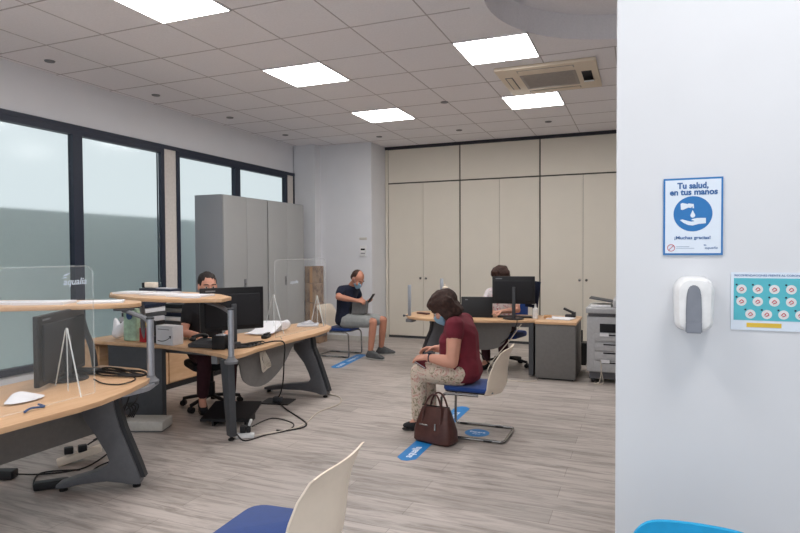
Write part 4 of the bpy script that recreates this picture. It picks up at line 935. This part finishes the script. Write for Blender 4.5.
# ------------------------------------------------------------------ handbag
t = thing('handbag', 'dark brown leather handbag with two handles on the floor by the seated woman', 'handbag', (-1.55, 4.62, 0), -.22)
m = Matrix.Translation((-1.545, 4.585, 0)) @ Matrix.Rotation(-.24, 4, 'Z')
a = MB(); bm = a.bm; rings = []
for z, lx, ly in ((.004, .165, .085), (.02, .178, .098), (.10, .175, .095), (.18, .155, .07), (.25, .135, .04), (.285, .125, .022)):
    rings.append([bm.verts.new(m @ V((lx * math.copysign(abs(math.cos(q * PI / 16)) ** .45, math.cos(q * PI / 16)), ly * math.copysign(abs(math.sin(q * PI / 16)) ** .45, math.sin(q * PI / 16)), z + (.012 * math.cos(q * PI / 16) if z > .2 else 0)))) for q in range(32)])
for i in range(len(rings) - 1):
    for k in range(32): bm.faces.new((rings[i][k], rings[i][(k + 1) % 32], rings[i + 1][(k + 1) % 32], rings[i + 1][k]))
bm.faces.new(rings[0][::-1]); bm.faces.new(rings[-1]); B(a, 'bag_body', 'bag_brown', t)
for sgn in (-1, 1):
    a = MB(); a.tube([m @ V(p) for p in ((-.085, sgn * .07, .17), (-.08, sgn * .05, .27), (-.05, sgn * .04, .35), (.0, sgn * .035, .395), (.05, sgn * .04, .37), (.085, sgn * .05, .27), (.09, sgn * .07, .17))], .008); B(a, 'handle', 'bag_brown', t)
a = MB(); a.tube([m @ V(p) for p in ((-.13, .0, .288), (0, 0, .29), (.13, 0, .296))], .005); B(a, 'zip', 'black', t)
a = MB(); a.box(m @ V((-.06, -.088, .15)), (.08, .006, .012), rz=-.24, bev=.002); a.cyl(m @ V((.045, -.083, .17)), m @ V((.05, -.094, .12)), .008); B(a, 'clasp', 'chrome', t)

# ------------------------------------------------------------------ office swivel chairs
def office_chair(label, x, y, rz, fab='navy_fabric', back=True, zs=.47):
    t = thing('office_chair', label, 'chair', (x, y, 0), rz); m = Matrix.Translation((x, y, 0)) @ Matrix.Rotation(rz, 4, 'Z')
    def X_(a): bmesh.ops.transform(a.bm, matrix=m, verts=a.bm.verts); return a
    a = MB(); a.poly(round_poly([(.24, -.22), (.24, .22), (-.22, .23), (-.22, -.23)], .08), zs - .07, zs, 0); B(X_(a), 'seat', fab, t, bevel=.022)
    if back:
        a = MB(); a.prism([(-.25, -.20, zs + .09), (-.25, .20, zs + .09), (-.29, .19, zs + .46), (-.29, -.19, zs + .46)], (-.05, 0, 0), bev=.02); bk = B(X_(a), 'backrest', fab, t)
        a = MB(); a.tube([(-.1, 0, zs - .08), (-.28, 0, zs - .06), (-.33, 0, zs + .05), (-.33, 0, zs + .25)], .022); B(X_(a), 'back_bar', 'black', t)
    a = MB(); a.cyl((0, 0, .10), (0, 0, zs - .07), .026); a.cyl((0, 0, .10), (0, 0, .25), .038); a.box((0, 0, zs - .085), (.2, .18, .03), bev=.008); B(X_(a), 'gas_column', 'black', t)
    for k in range(5):
        q = 2 * PI * k / 5 + .3; ca, sa = math.cos(q), math.sin(q)
        a = MB(); a.tube([(0, 0, .115), (ca * .16, sa * .16, .10), (ca * .29, sa * .29, .075)], .022, flat=.8); ar = B(X_(a), 'base_arm', 'black', t)
        a = MB(); n_ = V((-sa, ca, 0)); c_ = V((ca * .29, sa * .29, .03)); a.cyl(c_ - n_ * .025, c_ + n_ * .025, .029); a.cyl(c_, c_ + V((0, 0, .04)), .012); B(X_(a), 'caster', 'rubber', ar)
    return t
office_chair('black swivel chair the worker in black sits on', -4.02, 4.84, -.62, 'black_soft')
office_chair('dark blue swivel chair behind the back desk', -1.68, 7.98, -1.75, 'blue_fabric')

# ------------------------------------------------------------------ people
def frame(f, up=(0, 0, 1)):
    f = V(f).normalized(); l = V(up).cross(f).normalized(); u = f.cross(l); return Matrix((f, l, u)).transposed()
def hand(a, w_, d, n, s_, curl=.5, sc=1.0, spread=.06, thumb=.5):
    """wrist, direction to fingers, palm normal (palm side), thumb side"""
    w_ = V(w_); d = V(d).normalized(); n = V(n); n = (n - d * n.dot(d)).normalized(); s_ = V(s_); s_ = (s_ - d * s_.dot(d) - n * s_.dot(n)).normalized()
    P = lambda x, y, z: w_ + (d * x + s_ * y + n * z) * sc
    a.hull([(P(0, .018, 0), .017 * sc), (P(0, -.018, 0), .017 * sc), (P(.08, .032, 0), .0125 * sc), (P(.078, -.034, 0), .0115 * sc)])
    ln = [.070, .078, .072, .056]
    for i in range(4):
        y = .032 - .022 * i; p = P(.08, y, 0); L = ln[i]; ang = 0; dr = d.copy(); out = (s_ * (1.5 - i) * spread)
        pts = [p]; rad = [.0098 * sc, .0092 * sc, .0085 * sc, .0075 * sc]
        for j, fr in enumerate((.45, .3, .25)):
            ang += curl * (.6, .8, .6)[j] * (1 + .12 * i); v_ = (d * math.cos(ang) + n * math.sin(ang) + out).normalized(); pts.append(pts[-1] + v_ * L * fr * sc)
        a.chain(pts, rad)
    q = P(.018, .028, .004); v1 = (d * .6 + s_ * .75 + n * .3).normalized(); v2 = (d * .85 + s_ * (.45 - .4 * thumb) + n * thumb).normalized()
    a.chain([q, q + v1 * .042 * sc, q + v1 * .042 * sc + v2 * .03 * sc, q + v1 * .042 * sc + v2 * .055 * sc], [.0145 * sc, .0115 * sc, .0098 * sc, .0085 * sc])
def head(a, c, F_, sc=1.0):
    c = V(c); P = lambda x, y, z: c + F_ @ V((x, y, z)) * sc; r3 = lambda *r: tuple(q * sc for q in r)
    a.ell(P(-.012, 0, .03), r3(.098, .077, .093), F_)
    a.hull([(P(.03, 0, .0), r3(.062, .068, .05), F_), (P(.035, 0, -.06), r3(.052, .054, .04), F_), (P(.062, 0, -.098), .020 * sc), (P(-.01, 0, -.04), r3(.05, .066, .04), F_)])
    a.hull([(P(.092, 0, .008), .0085 * sc), (P(.116, 0, -.030), .012 * sc), (P(.088, 0, -.036), r3(.01, .02, .01), F_)])
    a.hull([(P(.082, .034, .022), .011 * sc), (P(.088, 0, .022), .011 * sc), (P(.082, -.034, .022), .011 * sc)])
    for s_ in (-1, 1):
        a.ell(P(-.008, s_ * .080, -.008), r3(.019, .010, .032), F_, n=10)
        a.ell(P(.066, s_ * .04, -.03), r3(.03, .026, .026), F_, n=10)
    a.ell(P(.092, 0, -.062), r3(.012, .024, .006), F_, n=10); a.ell(P(.090, 0, -.073), r3(.012, .021, .007), F_, n=10)
def face_bits(o, c, F_, sc=1.0, hair='hair_dark', mask=True):
    c = V(c); P = lambda x, y, z: c + F_ @ V((x, y, z)) * sc; r3 = lambda *r: tuple(q * sc for q in r)
    for s_ in (-1, 1):
        a = MB(); a.ell(P(.083, s_ * .032, .0), r3(.011, .015, .0075), F_, n=12); e = B(a, 'eye', 'off_white', o)
        a = MB(); a.ell(P(.0925, s_ * .032, .0), r3(.003, .0065, .0065), F_, n=10); B(a, 'iris', 'hair_dark', e)
        a = MB(); a.tube([P(.094, s_ * .014, .023), P(.094, s_ * .034, .029), P(.080, s_ * .056, .022)], .0042 * sc, n=6); B(a, 'eyebrow', hair, o)
    if mask:
        a = MB(); a.hull([(P(.112, 0, -.028), .014 * sc), (P(.078, .04, -.022), .016 * sc), (P(.078, -.04, -.022), .016 * sc), (P(.072, 0, -.108), r3(.022, .025, .014), F_), (P(.045, .055, -.055), .012 * sc), (P(.045, -.055, -.055), .012 * sc), (P(.108, 0, -.06), .016 * sc)])
        mk = B(a, 'face_mask', 'mask_blue', o, remesh=.006, sm=3)
        a = MB()
        for s_ in (-1, 1):
            a.tube([P(.055, s_ * .062, -.03), P(.02, s_ * .078, .0), P(-.012, s_ * .086, .018), P(-.024, s_ * .084, -.005), P(.0, s_ * .080, -.035), P(.045, s_ * .064, -.065)], .0014, n=6)
        B(a, 'ear_loop', 'mask_blue', mk)
def limb(a, pts, radii): a.chain(pts, radii); return a
def lerp(a, b, t): return V(a) + (V(b) - V(a)) * t
def person(name_lab, J, g):
    """J: joints in world metres; g: garments and looks"""
    t_c = g['at']; t = thing('person', name_lab, 'person', t_c, g.get('rz', 0)); sk = g.get('skin', 'skin'); fat = g.get('fat', 1.0)
    F_ = frame(J['face']); sc = g.get('hs', 1.0)
    a = MB(); pelv, chest, neck, hd = V(J['pelvis']), V(J['chest']), V(J['neck']), V(J['head'])
    T = frame(J['fwd'], tuple(neck - pelv)); rt = lambda *r: tuple(q * fat for q in r)
    tor = lambda e: [[(pelv, tuple(q + e for q in rt(.125, .165, .10)), T), (lerp(pelv, chest, .5), tuple(q + e for q in rt(.118, .145, .10)), T)],
                     [(lerp(pelv, chest, .5), tuple(q + e for q in rt(.118, .145, .10)), T), (chest, tuple(q + e for q in (.115 * fat, .165, .11)), T)],
                     [(chest, tuple(q + e for q in (.115 * fat, .165, .11)), T), (J['shR'], .058 + e), (J['shL'], .058 + e), (lerp(chest, neck, .75), (.075 + e, .09 + e, .05 + e), T)]]
    for h in tor(0): a.hull(h)
    a.chain([lerp(chest, neck, .7), neck, lerp(neck, hd, .75)], [.065, .054, .054])
    head(a, hd, F_, sc)
    for s_ in 'RL':
        limb(a, [J['sh' + s_], lerp(J['sh' + s_], J['el' + s_], .5), J['el' + s_], lerp(J['el' + s_], J['wr' + s_], .35), J['wr' + s_]], [q * g.get('armr', 1) for q in (.052 * fat, .046 * fat, .038 * fat, .039 * fat, .027)])
        d, n, th, cu = J['hand' + s_]; hand(a, J['wr' + s_], d, n, th, cu, g.get('hand', 1.0))
        limb(a, [J['hp' + s_], lerp(J['hp' + s_], J['kn' + s_], .5), J['kn' + s_], lerp(J['kn' + s_], J['an' + s_], .35), J['an' + s_]], [.085 * fat, .074 * fat, .056, .055, .037])
        an, toe = V(J['an' + s_]), V(J['toe' + s_]); heel = an + (an - toe).normalized() * .04; heel.z = .035; a.hull([(an, .036), (heel, .03), (lerp(heel, toe, .65), (.034, .034, .026)), (toe, (.03, .03, .018))])
    body = B(a, 'body', sk, t, remesh=.0068, sm=2)
    # top
    a = MB()
    for h in tor(.013): a.hull(h)
    a.hull([(lerp(chest, neck, .75), (.09, .10, .05), T), (lerp(chest, neck, .95), (.066, .068, .02), T)])
    sl = g.get('sleeve', .55)
    for s_ in 'RL':
        sh, el = V(J['sh' + s_]), V(J['el' + s_]); end = lerp(sh, el, min(sl, 1)); r_ = g.get('slr', .058) * (fat if 'slr' not in g else 1.05); a.hull([(sh, .072 if 'slr' not in g else .083), (end, r_ if 'slr' not in g else .080), (lerp(sh, el, min(.2, sl)), .07 if 'slr' not in g else .082)])
        if sl > 1: a.chain([el, lerp(el, J['wr' + s_], sl - 1)], [.05, .036])
    if g.get('hem'):
        a.hull([(pelv + V((0, 0, -.02)), tuple(q + .022 for q in rt(.13, .17, .08)), T), (pelv + V((0, 0, .05)), tuple(q + .02 for q in rt(.125, .165, .09)), T)])
    if g.get('bust'): a.hull([(chest + T @ V((.10, 0, -.06)), (.085, .17, .085), T), (chest, (.13, .17, .12), T)]); a.hull([(chest + T @ V((.09, 0, -.08)), (.09, .17, .07), T), (lerp(pelv, chest, .35) + T @ V((.06, 0, 0)), (.13, .17, .1), T)])
    B(a, 'shirt', g['top'], t, remesh=.009, sm=3)
    # trousers
    a = MB(); a.hull([(pelv + V((0, 0, -.03)), tuple(q + .006 for q in rt(.125, .165, .075)), T), (J['hpR'], .095 * fat), (J['hpL'], .095 * fat)])
    k = g.get('leg', 2.0)
    for s_ in 'RL':
        hp, kn, an = V(J['hp' + s_]), V(J['kn' + s_]), V(J['an' + s_])
        if k <= 1: a.chain([hp, lerp(hp, kn, .5), lerp(hp, kn, k)], [.103 * fat, .095, .088])
        else: a.chain([hp, lerp(hp, kn, .5), kn, lerp(kn, an, .4), lerp(kn, an, min(1, k - 1))], [.1 * fat, .09 * fat, .074, .068, g.get('cuff', .058)])
    B(a, 'shorts' if k <= 1 else 'trousers', g['bottom'], t, remesh=.009, sm=3)
    for s_ in 'RL':
        an, toe = V(J['an' + s_]), V(J['toe' + s_]); dr = (toe - an); dr.z = 0; dr.normalize(); heel = an - dr * .045; heel.z = .045; Fz = frame(tuple(dr))
        a = MB(); a.hull([(an + V((0, 0, .0)) if g['shoe'] == 'shoe_grey' else V((an.x, an.y, .06)), .046), (heel, .036), (lerp(heel, toe, .6), (.045, .043, .034), Fz), (V((toe.x, toe.y, .04)), (.04, .04, .024), Fz)])
        sh = B(a, 'shoe' if g['shoe'] == 'shoe_grey' else 'sandal', g['shoe'], t, remesh=.008, sm=2)
        a = MB(); a.hull([(V((heel.x, heel.y, .012)), (.042, .040, .012), Fz), (V((lerp(heel, toe, .6).x, lerp(heel, toe, .6).y, .012)), (.046, .046, .012), Fz), (V((toe.x, toe.y, .012)), (.046, .042, .012), Fz)]); B(a, 'sole', g.get('sole', 'sole'), sh)
    face_bits(body, hd, F_, sc, g['hair'], g.get('mask', True))
    # hair
    P = lambda x, y, z: hd + F_ @ V((x, y, z)) * sc; r3 = lambda *r: tuple(q * sc for q in r); a = MB(); st = g['style']
    if st == 'receding':
        a.ell(P(-.024, 0, .034), r3(.090, .0795, .0875), F_); a.ell(P(-.040, 0, -.005), r3(.066, .0805, .06), F_)
    if st == 'bob':
        a.ell(P(-.026, 0, .044), r3(.124, .104, .102), F_)
        a.hull([(P(-.055, .055, .03), .066), (P(-.055, -.055, .03), .066), (P(-.075, .045, -.075), .050), (P(-.075, -.045, -.075), .050)])
        for s_ in (-1, 1): a.hull([(P(.0, s_ * .072, .03), r3(.05, .02, .05), F_), (P(-.005, s_ * .078, -.075), r3(.045, .018, .03), F_)])
        a.hull([(P(.075, .0, .085), r3(.03, .055, .02), F_), (P(.02, 0, .115), r3(.05, .06, .02), F_)]); a.hull([(P(.088, .03, .06), .016), (P(.07, .055, .03), .014), (P(.05, .05, .08), .03)]); a.hull([(P(.088, -.03, .06), .016), (P(.07, -.055, .03), .014), (P(.05, -.05, .08), .03)])
    if st == 'tied':
        a.ell(P(-.027, 0, .046), r3(.101, .0865, .0925), F_); a.ell(P(-.115, 0, .02), r3(.035, .035, .035), F_); a.ell(P(-.035, 0, .005), r3(.075, .0845, .06), F_)
    o = B(a, 'hair', g['hair'], t, remesh=.0065, sm=2)
    if st != 'receding':
        from mathutils import noise
        Fi = F_.inverted(); wm = rootm(t)
        nn = [v.normal.copy() for v in o.data.vertices]
        for v, n_ in zip(o.data.vertices, nn):
            q = Fi @ ((wm @ v.co) - hd)
            v.co += n_ * (noise.noise(V((q.x * 14, q.y * 60, q.z * 14))) * .006 + noise.noise(q * 25) * (.008 if st == 'bob' else .002))
    return t, body
# bald man, facing +X
man, mb_ = person('seated balding man in navy T-shirt, grey shorts and blue mask, holding a phone', dict(
    pelvis=(-4.08, 7.96, .555), chest=(-4.08, 7.96, .88), neck=(-3.99, 7.95, 1.045), head=(-3.885, 7.93, 1.155), face=(.74, -.20, -.64), fwd=(1, -.05, 0),
    shR=(-4.07, 7.78, .99), shL=(-4.03, 8.14, .99), elR=(-4.05, 7.64, .90), elL=(-3.98, 8.24, .80), wrR=(-3.82, 7.74, .85), wrL=(-3.80, 8.02, .80),
    handR=((.9, .25, -.08), (0, .5, -.8), (.2, .9, .5), .55), handL=((.9, -.3, .1), (0, -.4, .9), (.3, .2, .9), .6),
    hpR=(-4.04, 7.86, .535), hpL=(-4.04, 8.06, .535), knR=(-3.57, 7.80, .54), knL=(-3.55, 8.12, .535), anR=(-3.62, 7.80, .10), anL=(-3.62, 8.18, .10), toeR=(-3.41, 7.74, .035), toeL=(-3.45, 8.24, .035)),
    dict(at=(-3.95, 7.95, 0), skin='skin_tan', fat=1.16, hs=1.06, top='navy_tee', bottom='grey_shorts', leg=.80, shoe='shoe_grey', hair='hair_thin', style='receding', hem=True, sleeve=.5))
t = thing('smartphone', 'black smartphone held up by the seated man', 'phone', (-3.6, 7.9, .84))
R_ = Matrix.Rotation(-.95, 3, 'Y'); a = MB(); a.box((-3.655, 7.92, .875), (.15, .075, .012), rot=R_, bev=.003); B(a, 'case', 'black', t)
a = MB(); a.box(V((-3.655, 7.92, .875)) + R_ @ V((0, 0, .005)), (.14, .068, .001), rot=R_); B(a, 'screen', 'black_gloss', t, smooth=False)
t = thing('grey_pouch', 'grey fabric pouch with a strap standing on the seated man\'s lap', 'bag', (-3.84, 7.90, .60))
a = MB(); a.prism([(-3.93, 7.80, .635), (-3.71, 7.80, .64), (-3.70, 7.82, .83), (-3.92, 7.82, .835)], (0, .12, 0), bev=.015); B(a, 'bag_body', 'bag_grey', t)
a = MB(); a.tube([(-3.93, 7.86, .80), (-3.97, 7.85, .72), (-3.95, 7.82, .62)], .01); B(a, 'strap', 'black', t)
# woman in burgundy, facing -X
wom, wb = person('seated woman in burgundy top and floral trousers, head bent, wearing a blue mask', dict(
    pelvis=(-1.42, 4.92, .54), chest=(-1.43, 4.92, .845), neck=(-1.49, 4.91, .985), head=(-1.57, 4.89, 1.065), face=(-.78, -.12, -.60), fwd=(-1, 0, 0),
    shR=(-1.44, 5.08, .93), shL=(-1.43, 4.75, .93), elR=(-1.50, 5.16, .67), elL=(-1.43, 4.67, .64), wrR=(-1.69, 5.0, .69), wrL=(-1.66, 4.70, .665),
    handR=((-.85, -.4, .02), (0, -.4, -.9), (-.2, -.9, .3), .5), handL=((-.97, .15, -.12), (0, .35, -.9), (-.2, .5, .8), .35),
    hpR=(-1.42, 5.03, .535), hpL=(-1.42, 4.81, .535), knR=(-1.77, 5.05, .515), knL=(-1.77, 4.80, .515), anR=(-1.76, 5.04, .10), anL=(-1.775, 4.83, .10), toeR=(-1.86, 5.05, .03), toeL=(-1.88, 4.80, .03)),
    dict(at=(-1.6, 4.92, 0), fat=1.2, top='burgundy', bottom='floral', leg=1.92, cuff=.07, shoe='black_soft', sole='black', hair='hair_brown', style='bob', hem=True, sleeve=.20, slr=.060, armr=1.12, hs=1.06, bust=True))
a = MB(); c_ = V((-1.632, 4.698, .663)); d = V((-.9, .1, 0)).normalized(); pts = []
R_ = d.to_track_quat('Z', 'Y').to_matrix()
a.tube([c_ + R_ @ V((.033 * math.cos(q * PI / 8), .033 * math.sin(q * PI / 8), 0)) for q in range(16)], .007, sub=1, closed=True); a.box(c_ + V((0, -.004, .036)), (.03, .03, .01), bev=.003); B(a, 'wristwatch', 'navy_fabric', wom)
t = thing('wallet', 'dark red wallet on the lap under the hands of the woman in burgundy', 'wallet', (-1.70, 4.80, .60))
a = MB(); a.box((-1.72, 4.80, .602), (.12, .16, .02), rot=Matrix.Rotation(.5, 3, 'Y') @ Matrix.Rotation(.2, 3, 'X'), bev=.005); B(a, 'cover', 'burgundy', t)
a = MB(); a.box((-1.722, 4.80, .606), (.105, .165, .008), rot=Matrix.Rotation(.5, 3, 'Y') @ Matrix.Rotation(.2, 3, 'X')); B(a, 'pages', 'paper_grey', t, smooth=False)
# worker in black at the middle desk
fw = V((.80, -.60, 0)); la = V((.60, .80, 0))
bp = V((-4.07, 4.85, 0))
J = lambda f_, l_, z: tuple(bp + fw * f_ + la * l_ + V((0, 0, z)))
wk, kb = person('desk worker in a black T-shirt behind the large monitor, dark hair tied back', dict(
    pelvis=J(-.05, 0, .56), chest=J(-.03, 0, .90), neck=J(.0, 0, 1.07), head=J(.045, 0, 1.212), face=(.80, -.60, -.06), fwd=tuple(fw),
    shR=J(-.02, -.165, 1.0), shL=J(-.02, .165, 1.0), elR=J(.03, -.235, .76), elL=J(.06, .24, .76), wrR=J(.27, -.12, .745), wrL=J(.27, .12, .745),
    handR=(tuple(fw), (0, 0, -1), tuple(la), .3), handL=(tuple(fw), (0, 0, -1), tuple(-la), .3),
    hpR=J(0, -.09, .54), hpL=J(0, .09, .54), knR=J(.36, -.11, .53), knL=J(.36, .13, .53), anR=J(.20, -.10, .12), anL=J(.24, .16, .12), toeR=J(.34, -.12, .035), toeL=J(.38, .18, .035)),
    dict(at=tuple(bp), fat=1.02, hs=1.07, top='black_tee', bottom='maroon', leg=1.85, shoe='black_soft', sole='black', hair='hair_dark', style='tied', mask=False, hem=True, sleeve=.5))
# worker at the back desk
fw = V((-.12, -.99, 0)).normalized(); la = V((.99, -.12, 0)).normalized(); bp = V((-1.73, 7.98, 0))
wk2, kb2 = person('desk worker with brown hair and a pale patterned blouse behind the back desk monitor', dict(
    pelvis=J(-.02, 0, .56), chest=J(.0, 0, .90), neck=J(.05, 0, 1.06), head=J(.12, -.0, 1.215), face=(-.55, -.78, -.30), fwd=tuple(fw),
    shR=J(.03, -.165, .985), shL=J(.03, .165, .985), elR=J(.16, -.23, .78), elL=J(.16, .26, .78), wrR=J(.36, -.02, .77), wrL=J(.36, .10, .77),
    handR=(tuple(fw * .6 + la * .8), (0, 0, -1), tuple(fw), .4), handL=(tuple(fw * .7 - la * .7), (0, 0, -1), tuple(fw), .4),
    hpR=J(0, -.09, .54), hpL=J(0, .09, .54), knR=J(.38, -.12, .53), knL=J(.38, .12, .53), anR=J(.30, -.12, .11), anL=J(.30, .12, .11), toeR=J(.45, -.14, .035), toeL=J(.45, .14, .035)),
    dict(at=tuple(bp), fat=1.0, top='patterned_blouse', bottom='maroon', leg=1.9, shoe='black_soft', sole='black', hair='hair_brown', style='bob', mask=False, hem=True, sleeve=.6))
